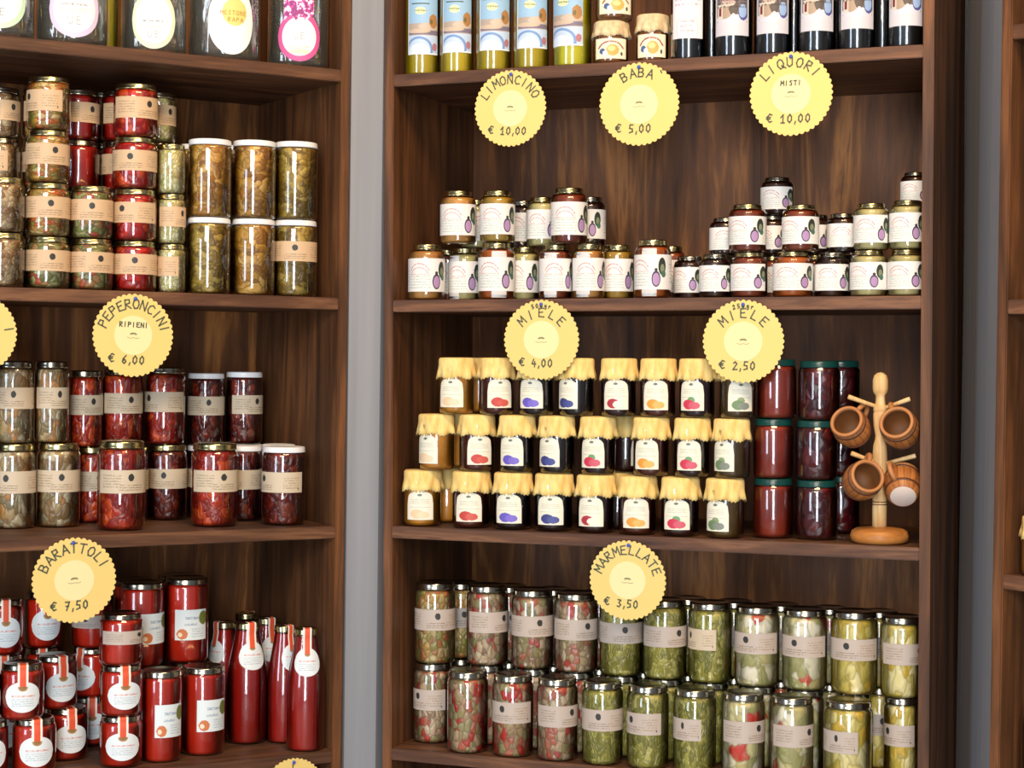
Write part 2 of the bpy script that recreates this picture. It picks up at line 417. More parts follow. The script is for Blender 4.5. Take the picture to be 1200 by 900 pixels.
L_['fig'] = smooth_fill('fig_jam', (76, 54, 16), (100, 74, 26), 20)
L_['redjam'] = smooth_fill('red_jam', (124, 34, 16), (150, 50, 24), 20)
L_['sourcherry'] = chunks('whole_cherries', [(84, 12, 16), (66, 8, 12), (104, 16, 20)], 55, gap=(34, 4, 6))
L_['chickpea'] = chunks('mixed_pulses', [(200, 160, 88), (188, 132, 58), (208, 186, 126), (156, 150, 72), (190, 116, 60), (200, 176, 114)], 105, gap=(96, 76, 38), bumps=1)
L_['giardin'] = chunks('diced_pickled_vegetables', [(196, 170, 132), (190, 110, 84), (156, 148, 96), (214, 192, 158), (160, 128, 90), (190, 66, 52), (204, 180, 142)], 105, gap=(96, 76, 52), dist=1.0)
L_['giardred'] = chunks('diced_red_vegetables', [(190, 40, 26), (176, 160, 112), (196, 54, 34), (166, 156, 104), (190, 108, 78), (206, 178, 138)], 95, gap=(110, 66, 44), dist=1.0)
L_['greens'] = chunks('green_strips', [(184, 174, 80), (164, 154, 62), (206, 194, 112), (138, 132, 50)], 95, (1.1, 1.1, .9), gap=(98, 94, 36), dist=4.0)
L_['artichoke'] = chunks('pickled_mixed_vegetables', [(216, 204, 150), (230, 218, 182), (202, 188, 126), (234, 224, 198), (172, 166, 104), (218, 206, 150), (206, 44, 28)], 52, gap=(156, 146, 98), dist=2.5)
L_['yellowpep'] = chunks('yellow_pickled_vegetables', [(210, 190, 92), (230, 214, 138), (198, 174, 66), (236, 222, 166), (216, 180, 60)], 60, (1.2, 1.2, .8), gap=(150, 136, 68), dist=2.5)
L_['limoncino'] = smooth_fill('yellow_liqueur', (172, 150, 12), (198, 176, 20), 14)
L_['limonbright'] = smooth_fill('bright_yellow_liqueur', (196, 186, 20), (214, 204, 40), 14)
L_['blackliq'] = smooth_fill('dark_liqueur', (10, 11, 10), (18, 19, 17), 10)
L_['baba'] = smooth_fill('sponge_in_syrup', (120, 66, 24), (168, 110, 56), 60)

DARK = (52, 52, 50)
crest = [('ell', .5, .66, .045, .17, DARK), ('ell', .5, .70, .02, .05, (150, 140, 120), 0, .8)]
def kraft(name, base, cx):
    return label_mat(name, base, [('text', .06, .30, .25, .85, (150, 130, 104), 5), ('text', cx - .16, cx + .16, .12, .42, (130, 112, 90), 3),
        ('text', .72, .94, .2, .8, (160, 138, 110), 5), ('blot', cx, .68, .040, .17, DARK), ('ell', .93, .18, .008, .05, DARK)])
L_['kraft'] = kraft('brown_kraft_label', (212, 180, 142), .5)
L_['greylabel'] = kraft('grey_beige_label', (206, 190, 164), .42)
L_['pinklabel'] = kraft('pale_beige_label', (192, 178, 166), .55)
PUR = (176, 142, 186)
def honeylab(name, dx):
    dx = dx * 2
    return label_mat(name, (236, 234, 230), [
        ('arc', .33 + dx, .50, .17, .34, (206, 150, 150), .05), ('arc', .33 + dx, .44, .15, .28, (200, 160, 160), .05), ('text', .12 + dx, .52 + dx, .10, .52, (176, 196, 186), 5),
        ('text', .14 + dx, .5 + dx, .5, .56, (212, 150, 150), 1), ('text', .02, .12, .2, .8, (190, 190, 196), 6), ('text', .86, .98, .2, .8, (190, 190, 196), 6),
        ('ell', .71 + dx, .66, .065, .25, (44, 54, 48)), ('ell', .715 + dx, .60, .035, .13, (130, 140, 110)), ('ell', .735 + dx, .44, .04, .1, (72, 110, 92)),
        ('ell', .61 + dx, .30, .070, .23, (62, 52, 70)), ('ell', .612 + dx, .29, .055, .18, PUR), ('ell', .61 + dx, .56, .025, .05, (50, 60, 50))])
L_['honeylab'] = honeylab('white_honey_label', 0)
L_['honeylab_text'] = honeylab('white_honey_label_print', .12)
def jamlab(name, fruit, leaf=None, second=None):
    ly = [('ring', .5, .5, .97, .97, (214, 208, 176), .02), ('blot', .5, .86, .09, .045, (110, 120, 110)), ('text', .16, .84, .56, .74, (176, 184, 168), 3), ('rect', .1, .9, .43, .445, (196, 196, 176))]
    if leaf: ly += [('blot', .5, .34, .16, .12, leaf)]
    ly += [('blot', .40, .20, .26, .17, fruit), ('blot', .62, .17, .24, .13, second or fruit)]
    return label_mat(name, (240, 236, 216), ly)
L_['lab_orange'] = jamlab('jam_label_pale_orange', (240, 206, 166), None, (232, 214, 180))
L_['lab_straw'] = jamlab('jam_label_red_fruit', (196, 66, 58), None, (206, 90, 78))
L_['lab_plum'] = jamlab('jam_label_violet_fruit', (104, 92, 196), None, (122, 106, 206))
L_['lab_blue'] = jamlab('jam_label_blue_berries', (62, 66, 130), None, (72, 82, 150))
L_['lab_cherry'] = jamlab('jam_label_small_red_berries', (176, 50, 66), None, (240, 236, 216))
L_['lab_apric'] = jamlab('jam_label_orange_fruit', (232, 158, 60), None, (240, 180, 96))
L_['lab_leaf'] = jamlab('jam_label_red_fruit_and_leaf', (206, 56, 84), (110, 160, 110), (206, 90, 110))
L_['lab_fig'] = jamlab('jam_label_green_fruit', (110, 140, 96), (140, 160, 120), (130, 140, 130))
L_['sugolab'] = label_mat('white_square_sauce_label', (226, 236, 238), [('blot', .88, .72, .17, .24, (110, 120, 50)), ('blot', .22, .2, .17, .18, (206, 120, 70)), ('blot', .16, .18, .07, .08, (240, 220, 190)),
    ('text', .3, .7, .68, .86, (120, 150, 176), 1), ('text', .28, .66, .48, .62, (120, 150, 176), 1), ('text', .5, .9, .1, .42, (170, 190, 200), 4)])
L_['roundlab'] = label_mat('white_round_seal_label', (232, 240, 242), [('ell', .5, .82, .13, .13, (176, 140, 90)), ('ell', .5, .82, .09, .09, (150, 110, 60)), ('text', .2, .84, .5, .62, (214, 130, 120), 1), ('text', .2, .8, .2, .48, (170, 190, 200), 4)])
L_['strip'] = label_mat('orange_seal_strip', (244, 236, 224), [('rect', .2, .8, 0, 1, (226, 84, 44))])
L_['limlab'] = label_mat('blue_landscape_label', (150, 190, 222), [('rect', 0, 1, 0, .245, (186, 208, 234)), ('ring', .38, .06, .40, .155, (116, 152, 204), .10), ('ell', .38, .04, .34, .10, (212, 230, 248)),
    ('rect', 0, 1, .245, .40, (176, 162, 150)), ('blot', .7, .36, .35, .05, (196, 182, 166)), ('rect', 0, 1, .255, .31, (120, 112, 134)), ('blot', .35, .30, .4, .03, (200, 180, 160)), ('blot', .83, .43, .15, .095, (170, 124, 74)),
    ('blot', .76, .42, .05, .035, (110, 100, 60)), ('blot', .88, .10, .09, .055, (176, 120, 130)), ('ell', .42, .56, .17, .05, (226, 232, 180)), ('text', .24, .60, .55, .60, (60, 76, 40), 1), ('rect', .14, .70, .645, .66, (70, 90, 80)), ('rect', 0, .03, 0, 1, (226, 236, 244)), ('rect', 0, 1, 0, .02, (226, 236, 244))])
L_['liqlab'] = label_mat('pictorial_liqueur_label', (206, 206, 216), [('rect', .05, .95, .17, .96, (112, 104, 110)), ('blot', .5, .2, .5, .06, (206, 208, 222)), ('blot', .30, .30, .24, .10, (170, 150, 130)), ('blot', .55, .34, .14, .10, (84, 74, 66)), ('blot', .40, .40, .2, .05, (206, 190, 176)),
    ('blot', .45, .5, .4, .1, (176, 150, 146)), ('blot', .62, .46, .1, .05, (70, 60, 60)), ('blot', .40, .64, .3, .1, (84, 62, 56)), ('blot', .75, .56, .2, .14, (120, 104, 160)), ('blot', .30, .56, .12, .06, (206, 186, 170)), ('blot', .22, .78, .2, .10, (176, 166, 150)), ('blot', .70, .82, .2, .12, (90, 90, 100)),
    ('blot', .81, .28, .14, .10, (76, 80, 150)), ('blot', .80, .30, .12, .09, (150, 180, 220)), ('rect', .09, .25, .20, .38, (206, 202, 192)), ('rect', .13, .21, .24, .34, (120, 44, 40)), ('blot', .55, .22, .06, .05, (230, 230, 232)), ('text', .06, .94, .34, .94, (60, 50, 50), 14)])
L_['plainlab'] = label_mat('white_text_liqueur_label', (236, 234, 240), [('text', .1, .9, .4, .95, (170, 160, 176), 9), ('text', .3, .7, .08, .25, (150, 150, 160), 3), ('ring', .5, .12, .32, .2, (214, 214, 220), .06)])
L_['babalab'] = label_mat('cream_pastry_label', (246, 238, 208), [('arc', .5, .3, .4, .55, (150, 70, 60), .07), ('blot', .55, .42, .2, .3, (232, 170, 90)), ('blot', .52, .5, .12, .14, (246, 206, 140)), ('blot', .25, .36, .1, .16, (76, 100, 150)), ('blot', .33, .28, .08, .12, (206, 220, 240)), ('ell', .82, .24, .04, .1, (90, 90, 80))])
def declab(name, rim, extra=()):
    return label_mat(name, (250, 250, 250), [('ring', .5, .5, .46, .46, rim, .11)] + list(extra))
L_['dec_green'] = declab('round_label_green_rim', (206, 240, 206), [('text', .2, .8, .5, .62, (206, 190, 170), 2)])
L_['dec_lilac'] = declab('round_label_lilac_rim', (232, 206, 236), [('text', .25, .75, .56, .64, (120, 120, 130), 1), ('text', .25, .75, .44, .54, (232, 214, 170), 2)])
L_['dec_cream'] = declab('oval_label_cream_rim', (230, 236, 206), [('text', .25, .8, .46, .52, (90, 110, 130), 1), ('text', .3, .7, .36, .44, (226, 226, 160), 2)])
L_['dec_white'] = label_mat('oval_label_yellow_seal', (252, 252, 252), [('ell', .56, .62, .26, .2, (236, 216, 130)), ('rect', .535, .55, .05, .42, (222, 218, 226))])
L_['dec_pink'] = label_mat('round_label_pink_rim', (252, 252, 250), [('ring', .5, .5, .46, .46, (216, 92, 156), .15), ('text', .22, .8, .74, .78, (190, 190, 196), 1), ('text', .3, .76, .28, .34, (200, 190, 170), 1), ('blot', .5, .2, .25, .06, (236, 236, 200))])
t = NT('pink_patterned_paper'); n = t.noise(t.coord('Object', (1, 1, 1)), 160, 2)
L_['pinkpaper'] = t.fin(t.ramp(n, [(0.0, lin((150, 60, 130))), (0.45, lin((222, 84, 168))), (0.52, lin((244, 220, 240)))], True), 0.6)
M['paper'] = plain('white_seal_paper', (214, 212, 210), .6)
# ------------------------------------------------------------------ units (frames of the three shelf cabinets)
W, TH, DEP, ST = 0.80, 0.015, 0.3264, 0.0183
LV = [0.3457, 0.0, -0.3478, -0.6902]              # tops of the four shelves seen, from level B
BZ = EYE + 0.0809
def frame(x, y, z, yaw, k):
    return Matrix.Translation((x, y, z)) @ Matrix.Rotation(yaw, 4, 'Z') @ Matrix.Rotation(k, 4, 'Y')
UM = {'L': frame(-0.2646, 2.7559, BZ + .0017, 0.5282, 0.0023),
      'M': frame(-0.185, 2.7872, BZ, -0.3658, -0.0086),
      'R': frame(0.6235, 2.29, BZ - 0.004, -0.82, 0.0)}
def u_at(U, px, v, w):
    """where the sight line at that column of the photograph meets the upright plane v of a cabinet"""
    mm = UM[U]; a, b = -0.9, 0.95
    fa = project(mm @ Vector((a, v, w)))[0] - px
    for _ in range(12):
        fb = project(mm @ Vector((b, v, w)))[0] - px
        if abs(fb - fa) < 1e-9: break
        a, b, fa = b, b - fb * (b - a) / (fb - fa), fb
    return b
def tag(o, label, cat, group=None):
    o['label'] = label; o['category'] = cat
    if group: o['group'] = group
def empty(name, mat, label, cat, group=None):
    o = bpy.data.objects.new(name, None); C.objects.link(o); o.empty_display_size = 0.02
    o.matrix_world = mat; tag(o, label, cat, group); return o

def cabinet(U, x0, x1, label):
    """x0, x1: inner faces of the side panels"""
    z = -BZ + 0.004; top = 0.72
    r = empty('shelf_cabinet', UM[U], label, 'shelf cabinet', 'dark-stained display cabinets')
    obj('side_panel', bm_box(x0 - TH, x0, 0, DEP + .012, z, top, .0015), M['wood_side'], r)
    obj('side_panel', bm_box(x1, x1 + TH, 0, DEP + .012, z, top, .0015), M['wood_side'], r)
    obj('back_panel', bm_box(x0, x1, DEP, DEP + .01, z, top), M['wood_back'], r)
    for lv in [0.693] + LV + [-1.035, -1.38]:
        obj('shelf', bm_box(x0, x1, 0.001, DEP, lv - ST, lv, .0012), M['wood_shelf'], r)
    obj('plinth', bm_box(x0, x1, 0.03, 0.045, z, -1.38 - ST), M['wood_side'], r)
    return r
cabinet('L', -W, 0, 'dark-stained wooden shelf cabinet at left, holding jars of antipasti and tomato bottles')
cabinet('M', 0, W, 'dark-stained wooden shelf cabinet in the middle with jams, honey and a mug tree')
cabinet('R', 0, W, 'shelf cabinet at the far right edge, mostly outside the frame')

# walls and floor
def struct(name, bm, mat):
    o = obj(name, bm, mat); o['kind'] = 'structure'; return o
def prism(pts, z0, z1):
    bm = bmesh.new(); A = [bm.verts.new((x, y, z0)) for x, y in pts]; B = [bm.verts.new((x, y, z1)) for x, y in pts]
    n = len(pts)
    for i in range(n): bm.faces.new((A[i], A[(i + 1) % n], B[(i + 1) % n], B[i]))
    bm.faces.new(A[::-1]); bm.faces.new(B)
    bmesh.ops.recalc_face_normals(bm, faces=bm.faces)
    return bm
def P2(U, u, v):
    p = UM[U] @ Vector((u, v, 0)); return (p.x, p.y)
struct('trim_1', prism([P2('L', TH + .005, .006), P2('M', -TH - .008, .006), P2('M', -TH - .012, DEP + .03), P2('L', TH + .012, DEP + .03)], 0, 3.0), M['wall'])
lo, hi = 0.0, 0.6
for _ in range(40):
    mid = (lo + hi) / 2
    if project(UM['M'] @ Vector((W + TH, mid, -.1)))[0] < 1122: lo = mid
    else: hi = mid
vv = lo
struct('trim_2', prism([P2('M', W + TH + .008, vv), P2('R', -TH - .006, .02), P2('R', -TH - .02, DEP + .06), P2('M', W + TH + .03, max(DEP, vv) + .12)], 0, 3.0), M['wall'])
bk = DEP + .05
wallpts = [P2('L', -2.2, bk), P2('L', -.02, bk), P2('M', .0, bk), P2('M', W + .06, bk + .06), P2('R', .1, bk + .03), P2('R', 2.2, bk + .03)]
struct('wall_back', prism(wallpts + [(wallpts[-1][0] + 1.0, wallpts[-1][1] + 1.2), (0, 5.2), (wallpts[0][0] - 1.0, wallpts[0][1] + 1.0)], 0, 3.0), M['wall'])
struct('floor', bm_box(-3.2, 3.2, -2.6, 4.2, -0.05, 0.0), M['floor'])

# ------------------------------------------------------------------ jar builders: normalised to radius R0 and height H0
R0, H0 = 0.033, 0.09
def pr(pts): return [(r * R0, z * H0) for r, z in pts]
PROF = {
 'jar': dict(glass=[(0, .0), (.80, .0), (.93, .02), (1, .09), (1, .80), (.97, .86), (.88, .895), (.86, .95)], lid=(.93, .885, 1.0), fill=.875),
 'tall': dict(glass=[(0, .0), (.80, .0), (.94, .015), (1, .06), (1, .84), (.97, .88), (.89, .91), (.88, .96)], lid=(.95, .915, 1.0), fill=.90),
 'wide': dict(glass=[(0, .0), (.84, .0), (.95, .015), (1, .05), (1, .88), (.98, .905), (.93, .925), (.92, .96)], lid=(.985, .925, 1.0), fill=.92),
 'honey': dict(glass=[(0, .0), (.80, .0), (.95, .02), (1, .06), (1, .80), (.92, .88), (.74, .90), (.72, .95)], lid=(.78, .895, 1.0), fill=.865),
 'bottle': dict(glass=[(0, .0), (.82, .0), (.94, .01), (1, .035), (1, .50), (.97, .58), (.88, .68), (.76, .78), (.65, .87), (.60, .92), (.59, .97)], lid=(.63, .945, 1.0), fill=.93),
}
def lid_bm(rl, z0, z1, rings=True):
    h = z1 - z0; k = 1.0
    return bm_lathe(pr([(rl * .96, z0), (rl * 1.0, z0 + h * .08), (rl, z0 + h * .22), (rl * .985, z0 + h * .30), (rl * .985, z0 + h * .72), (rl * .97, z0 + h * .90), (rl * .92, z1 - h * .02), (rl * .86, z1), (rl * .80, z1 - h * .10), (0, z1 - h * .10)]))
MC = {}
def cached(key, fn):
    if key not in MC: MC[key] = fn()
    return MC[key]
def parts_for(shape, fill, lidm, lab):
    P = PROF[shape]; g = pr(P['glass'])
    out = [('glass_body', cached(('g', shape), lambda: mesh_of('glass_body', bm_lathe(g), M['glass'], True)))]
    fz = P['fill'] * H0
    inner = [(0, .012 * H0)] + [(max(r - .0010, 0), max(z, .012 * H0)) for r, z in g[1:] if z < fz - 1e-6] + [(interp(g, fz) - .0012, fz), (0, fz)]
    out.append(('contents', cached(('c', shape, fill), lambda: mesh_of('contents', bm_lathe(inner), M[fill], True))))
    if lidm in ('cloth', 'cream_cloth'):
        out.append(('cloth_cover', cached(('cl', lidm), lambda: cover_mesh(M[lidm]))))
    else:
        out.append(('lid', cached(('l', shape, lidm), lambda: mesh_of('lid', lid_bm(*P['lid']), M[lidm], True))))
    rf = lambda z: interp(g, z)
    R = R0
    def band(z0, z1, half, off=.0004):
        return lambda m_: mesh_of('label', bm_patch(rf, -half * R, half * R, z0 * H0, z1 * H0, 28, 2, off), M[m_], True)
    def arch(s):
        x = abs(s) / (.50 * R); return (.46 + .20 * math.sqrt(max(0, 1 - x * x)) ** .8) * H0 if x < 1 else .46 * H0
    if lab and lab.endswith('+'):                          # a white paper seal running up under the label
        lab = lab[:-1]
        out.append(('paper_seal', cached(('ps', shape), lambda: mesh_of('paper_seal', bm_patch(rf, -.42 * R, .42 * R, .035 * H0, .845 * H0, 10, 12, .0002), M['paper'], True))))
    lk = ('lb', shape, lab)
    if lab == 'kraft': mk = lambda: band(.34, .74, 1.75)('kraft')
    elif lab == 'kraft_small': mk = lambda: band(.46, .72, 1.75)('kraft')
    elif lab in ('greylabel', 'pinklabel'): mk = lambda: band(.42, .68, 1.75)(lab)
    elif lab == 'greyhalf': mk = lambda: band(.42, .68, 1.15)('greylabel')
    elif lab == 'pinkhalf': mk = lambda: band(.40, .66, 1.0)('pinklabel')
    elif lab in ('honeylab', 'honeylab_text'): mk = lambda: band(.15, .74, 1.75)(lab)
    elif lab in ('lab_orange', 'lab_straw', 'lab_plum', 'lab_blue', 'lab_cherry', 'lab_apric', 'lab_leaf', 'lab_fig'):
        mk = lambda: mesh_of('label', bm_patch(rf, -.74 * R, .74 * R, .12 * H0, lambda s: (.40 + .235 * math.sqrt(max(0, 1 - (s / (.74 * R)) ** 2)) ** .55) * H0, 24, 4), M[lab], True)
    elif lab == 'sugo': mk = lambda: mesh_of('label', bm_patch(rf, -.78 * R, .78 * R, .28 * H0, .64 * H0, 20, 2), M['sugolab'], True)
    elif lab == 'round':
        def mk():
            if shape == 'bottle': zc, rr, kz = .735 * H0, .72 * R, 0.092
            else: zc, rr, kz = .43 * H0, .86 * R, .275
            hz = kz * H0 * (1.0 if shape != 'bottle' else 1.25)
            f = lambda s: math.sqrt(max(0, 1 - (s / rr) ** 2))
            return mesh_of('label', bm_patch(rf, -rr, rr, lambda s: zc - hz * f(s), lambda s: zc + hz * f(s), 24, 6, .0005), M['roundlab'], True)
    elif lab == 'babalab': mk = lambda: band(.12, .58, 1.0)('babalab')
    else: mk = None
    if mk: out.append(('label', cached(lk, mk)))
    if lab == 'round':
        lr = P['lid']
        def rr_(z):
            zz = z / H0
            return max(interp(g, z), lr[0] * R0 if zz > lr[1] - .01 else 0)
        def mks():
            zc = (.80 if shape == 'bottle' else .62) * H0
            hw = .24 * R if shape != 'bottle' else .22 * R
            bm = bmesh.new(); uv = bm.loops.layers.uv.verify(); rows = []
            zs = [zc + (H0 * 1.0 - zc) * j / 10 for j in range(11)]
            path = [(rr_(z) + .0008, z) for z in zs] + [(lr[0] * R0 * .9, H0 * 1.0 + .0006), (lr[0] * R0 * .45, H0 + .0006)]
            for r_, z in path: rows.append([bm.verts.new((x, -math.sqrt(max(r_ * r_ - x * x, 1e-9)), z)) for x in (-hw, 0, hw)])
            for j in range(len(rows) - 1):
                for i in range(2):
                    q = [(j, i), (j, i + 1), (j + 1, i + 1), (j + 1, i)]; fc = bm.faces.new([rows[a][b] for a, b in q])
                    for lp, (a, b) in zip(fc.loops, q): lp[uv].uv = (b / 2, a / len(rows))
            return mesh_of('seal_strip', bm, M['strip'], True)
        out.append(('seal_strip', cached(('st', shape), mks)))
    return out
def cover_mesh(mat):
    r = 1.02
    prof = pr([(0, 1.0), (.55, 1.0), (.93, .995), (1.0, .975), (1.02, .93), (1.02, .88), (1.025, .85), (1.035, .80), (1.07, .72), (1.10, .635)])
    def wob(j, a, rr, z):
        k = max(0, j - 6) / 3.0
        q = 0.075 * R0 * k * math.sin(a * 9 + .6 * math.sin(a * 3)) + .03 * R0 * (j >= 2) * math.sin(a * 5 + 1)
        zz = z + (0.014 * H0 * (1 if int(a / (2 * PI) * 72 + .5) % 2 else -1) if j == 9 else 0) + .022 * H0 * k * math.sin(a * 6 + 2)
        return rr + q, zz
    n = len(prof)
    full = prof + [(r_ - .0009, z_) for r_, z_ in prof[:1:-1]] + [(0, prof[0][1] - .0008)]      # down the outside, back up inside the cloth
    bm = bm_lathe(full, 72, wob=lambda j, a, r_, z_: wob(j if j < n else 2 * n - 1 - j, a, r_, z_))
    bmesh.ops.recalc_face_normals(bm, faces=bm.faces[:])
    return mesh_of('cloth_cover', bm, mat, True)

USED = {}
LAST = [None]
NAME = {'jar': 'glass_jar', 'tall': 'preserve_jar', 'wide': 'preserve_jar', 'honey': 'honey_jar', 'bottle': 'passata_bottle'}
def put(U, u, v, w, r, h, rot, shape, fill, lidm, lab, label, group, name=None, cat='jar'):
    if label in USED: print('DUPLICATE LABEL', label)
    USED[label] = 1
    mat = UM[U] @ Matrix.Translation((u, v, w)) @ Matrix.Rotation(math.radians(rot), 4, 'Z') @ Matrix.Diagonal((r / R0, r / R0, h / H0, 1))
    e = empty(name or NAME[shape], mat, label, cat, group)
    LAST[:] = [e]
    for nm, me in parts_for(shape, fill, lidm, lab):
        o = bpy.data.objects.new(nm, me); C.objects.link(o); o.parent = e
        o.matrix_parent_inverse = Matrix.Identity(4)
    return e
def column(U, lv, v, shape, items, group, name=None, cat='jar', w0=0.0):
    """one stack, bottom jar first: (x, width, height) as seen, then turn, contents, lid, label paper, description"""
    w_ = LV[lv] + w0 + .0003
    for (x, wp, hp, rot, fill, lidm, lab, label) in items:
        u = u_at(U, x, v, w_ + .04)
        z = project(UM[U] @ Vector((u, v, w_ + .04)))[2]
        r, h = wp * z / F_PX / 2, (hp if hp < 1 else hp * z / F_PX)
        d = UM[U].inverted().to_3x3() @ (CAMP - UM[U] @ Vector((u, v, w_)))
        rot += math.degrees(math.atan2(d.x, -d.y))          # turn measured from the side that looks into the room's middle
        put(U, u, v, w_, r, h, rot, shape, fill, lidm, lab, label, group, name, cat)
        w_ += h + .0004
    return w_

#@@LAYOUT
SH1, SH2, SH3, SH4 = 'upper left shelf', 'middle left shelf', 'bottom left shelf', 'top left shelf'
G1 = 'jars of vegetables on the upper left shelf'
K, RP = 'kraft', 'redpepper'
# --- upper left shelf: four squat jars high, then tall jars with white lids
column('L', 1, .050, 'jar', [
 (2, 52, 64, 30, 'brownveg', 'gold', None, 'unlabelled jar of brown vegetables at the frame edge, bottom of the ' + SH1),
 (2, 52, 64, -20, 'brownveg', 'gold', None, 'unlabelled jar of brown vegetables at the frame edge, second up on the ' + SH1)], G1)
column('L', 1, .050, 'jar', [
 (56, 51, 61, 12, 'greenveg', 'gold', K, 'squat jar of mixed antipasto, bottom of the tall leftmost stack, ' + SH1),
 (56, 51, 62, 8, 'antipasto', 'gold', K, 'squat jar of orange antipasto, second from bottom of the leftmost stack, ' + SH1),
 (56, 50, 61, 20, 'antipasto', 'gold', K, 'squat jar of orange antipasto, third up in the leftmost stack, ' + SH1),
 (57, 50, 62, -62, 'antipasto', 'gold', K, 'orange antipasto jar on top of the leftmost stack, crest at label left, ' + SH1)], G1)
column('L', 1, .050, 'jar', [
 (107, 51, 60, 25, 'greenveg', 'gold', K, 'squat jar of green vegetables, bottom of the two-jar stack, ' + SH1),
 (107, 50, 61, 2, 'greenveg', 'gold', K, 'squat jar of green vegetables on top of the two-jar stack, ' + SH1)], G1)
column('L', 1, .050, 'jar', [
 (158, 51, 59, 0, RP, 'gold', K, 'red pepper jar at the bottom of the four-high red stack, ' + SH1),
 (158, 51, 60, -35, RP, 'gold', K, 'red pepper jar second from bottom of the red stack, ' + SH1),
 (158, 51, 60, -12, RP, 'gold', K, 'red pepper jar third up in the red stack, ' + SH1),
 (159, 51, 62, 38, RP, 'gold', K, 'red pepper jar on top of the four-high red stack, ' + SH1)], G1)
column('L', 1, .046, 'jar', [
 (200.5, 34, 57, -70, 'creamveg', 'gold', K, 'narrow jar of pale green vegetables at stack bottom, beside the red stack, ' + SH1),
 (200.5, 34, 58, 50, 'creamveg', 'gold', K, 'narrow jar of pale vegetables, middle of its stack beside tall jars, ' + SH1),
 (200.5, 34, 58, -100, 'creamveg', 'gold', None, 'narrow unlabelled jar of pale vegetables on stack top by the white lids, ' + SH1)], G1)
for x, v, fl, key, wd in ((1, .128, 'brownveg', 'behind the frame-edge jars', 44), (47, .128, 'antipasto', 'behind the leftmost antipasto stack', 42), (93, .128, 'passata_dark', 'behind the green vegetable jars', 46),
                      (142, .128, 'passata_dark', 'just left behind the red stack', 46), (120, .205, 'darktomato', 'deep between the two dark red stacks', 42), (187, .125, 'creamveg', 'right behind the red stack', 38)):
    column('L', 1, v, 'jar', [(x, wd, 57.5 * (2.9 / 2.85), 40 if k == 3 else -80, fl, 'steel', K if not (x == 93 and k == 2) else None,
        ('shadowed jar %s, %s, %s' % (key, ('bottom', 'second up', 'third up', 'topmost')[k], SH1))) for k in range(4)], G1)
WL = 'white_lid'
GT = 'tall white-lidded jars on the upper left shelf'
for x, nm, fl, lb in ((245, 'left', 'oilmush', (None, None)), (297, 'middle', 'oilmush', (None, None)), (346, 'right', 'oilgreen', ('kraft_small', None))):
    column('L', 1, .050, 'wide', [(x - .6, 51, 89, 0, 'oilgreen' if nm != 'middle' else fl, WL, lb[0], 'tall white-lidded jar, bottom of the %s stack%s, %s' % (nm, ' with kraft label' if lb[0] else ' without label', SH1)),
        (x + .6, 51, 91, 0, fl, WL, lb[1], 'tall white-lidded jar of mushrooms in oil, top of the %s stack, %s' % (nm, SH1))], GT)
for x, nm in ((230, 'left'), (278, 'middle'), (326, 'right')):
    column('L', 1, .132, 'wide', [(x, 46, 87, 0, 'oilmush', WL, None, 'white-lidded tall jar in the second row, bottom, behind the %s stack, %s' % (nm, SH1)),
        (x, 46, 88.5, 0, 'oilmush', WL, None, 'white-lidded tall jar in the second row, top, behind the %s stack, %s' % (nm, SH1))], GT)

# --- middle left shelf
G2 = 'jars on the middle left shelf'
GLb = 'greylabel'
column('L', 2, .155, 'tall', [(16, 50, 99, -5, 'mushroom', 'gold', GLb, 'mushroom jar at the frame edge, lower row, ' + SH2), (16, 45, 96, 15, 'mushroom', 'steel', GLb, 'mushroom jar at the frame edge, upper row, ' + SH2)], G2)
column('L', 2, .155, 'tall', [(68, 50, 98, 25, 'mushroom', 'gold', GLb, 'mushroom jar, lower row, second from the frame edge, ' + SH2), (60, 40, 95, 45, 'mushroom', 'steel', GLb, 'mushroom jar, upper row, second from the frame edge, ' + SH2)], G2)
column('L', 2, .205, 'tall', [(107, 42, 88, 40, 'drytomato', 'gold', GLb, 'red jar half hidden behind the front tomato jar, lower row, ' + SH2), (99, 42, 89, 45, 'drytomato', 'steel', GLb, 'dried tomato jar beside the mushroom jars, upper row, ' + SH2)], G2)
column('L', 2, .205, 'tall', [(151, 45, 88, 0, 'drytomato', 'gold', GLb, 'red jar hidden right behind the large front tomato jar, lower row, ' + SH2), (143, 47, 90, 42, 'drytomato', 'steel', GLb, 'dried tomato jar under the round price tag, upper row, ' + SH2)], G2)
column('L', 2, .205, 'tall', [(196, 45, 88, 5, 'darktomato', 'gold', GLb, 'dark red jar standing back between the two front tomato jars, ' + SH2), (193, 47, 90, -35, 'drytomato', 'steel', GLb, 'dried tomato jar left of the white lids, upper row, ' + SH2)], G2)
column('L', 2, .235, 'wide', [(240, 43, 83, 0, 'darktomato', WL, GLb, 'white-lidded jar behind the kraft-labelled front jar, lower row, ' + SH2), (241, 43, 84, 25, 'darktomato', WL, GLb, 'white-lidded dark red jar, left of the upper pair, ' + SH2)], G2)
column('L', 2, .235, 'wide', [(286, 43, 83, 0, 'darktomato', WL, GLb, 'white-lidded jar at the back, lower row, ' + SH2), (286, 43, 84, 60, 'darktomato', WL, GLb, 'white-lidded dark red jar, right of the upper pair, ' + SH2)], G2)
column('L', 2, .075, 'tall', [(142, 55, 104, 40, 'drytomato', 'gold', GLb, 'large gold-lidded tomato jar standing foremost on the ' + SH2)], G2)
column('L', 2, .080, 'tall', [(251, 54, 97, 40, 'drytomato', 'gold', GLb, 'gold-lidded tomato jar in front of the white-lidded jars, ' + SH2)], G2)
column('L', 2, .155, 'wide', [(285, 42, 87, -20, 'darktomato', WL, GLb, 'white-lidded dark jar between the two front right jars, ' + SH2)], G2)
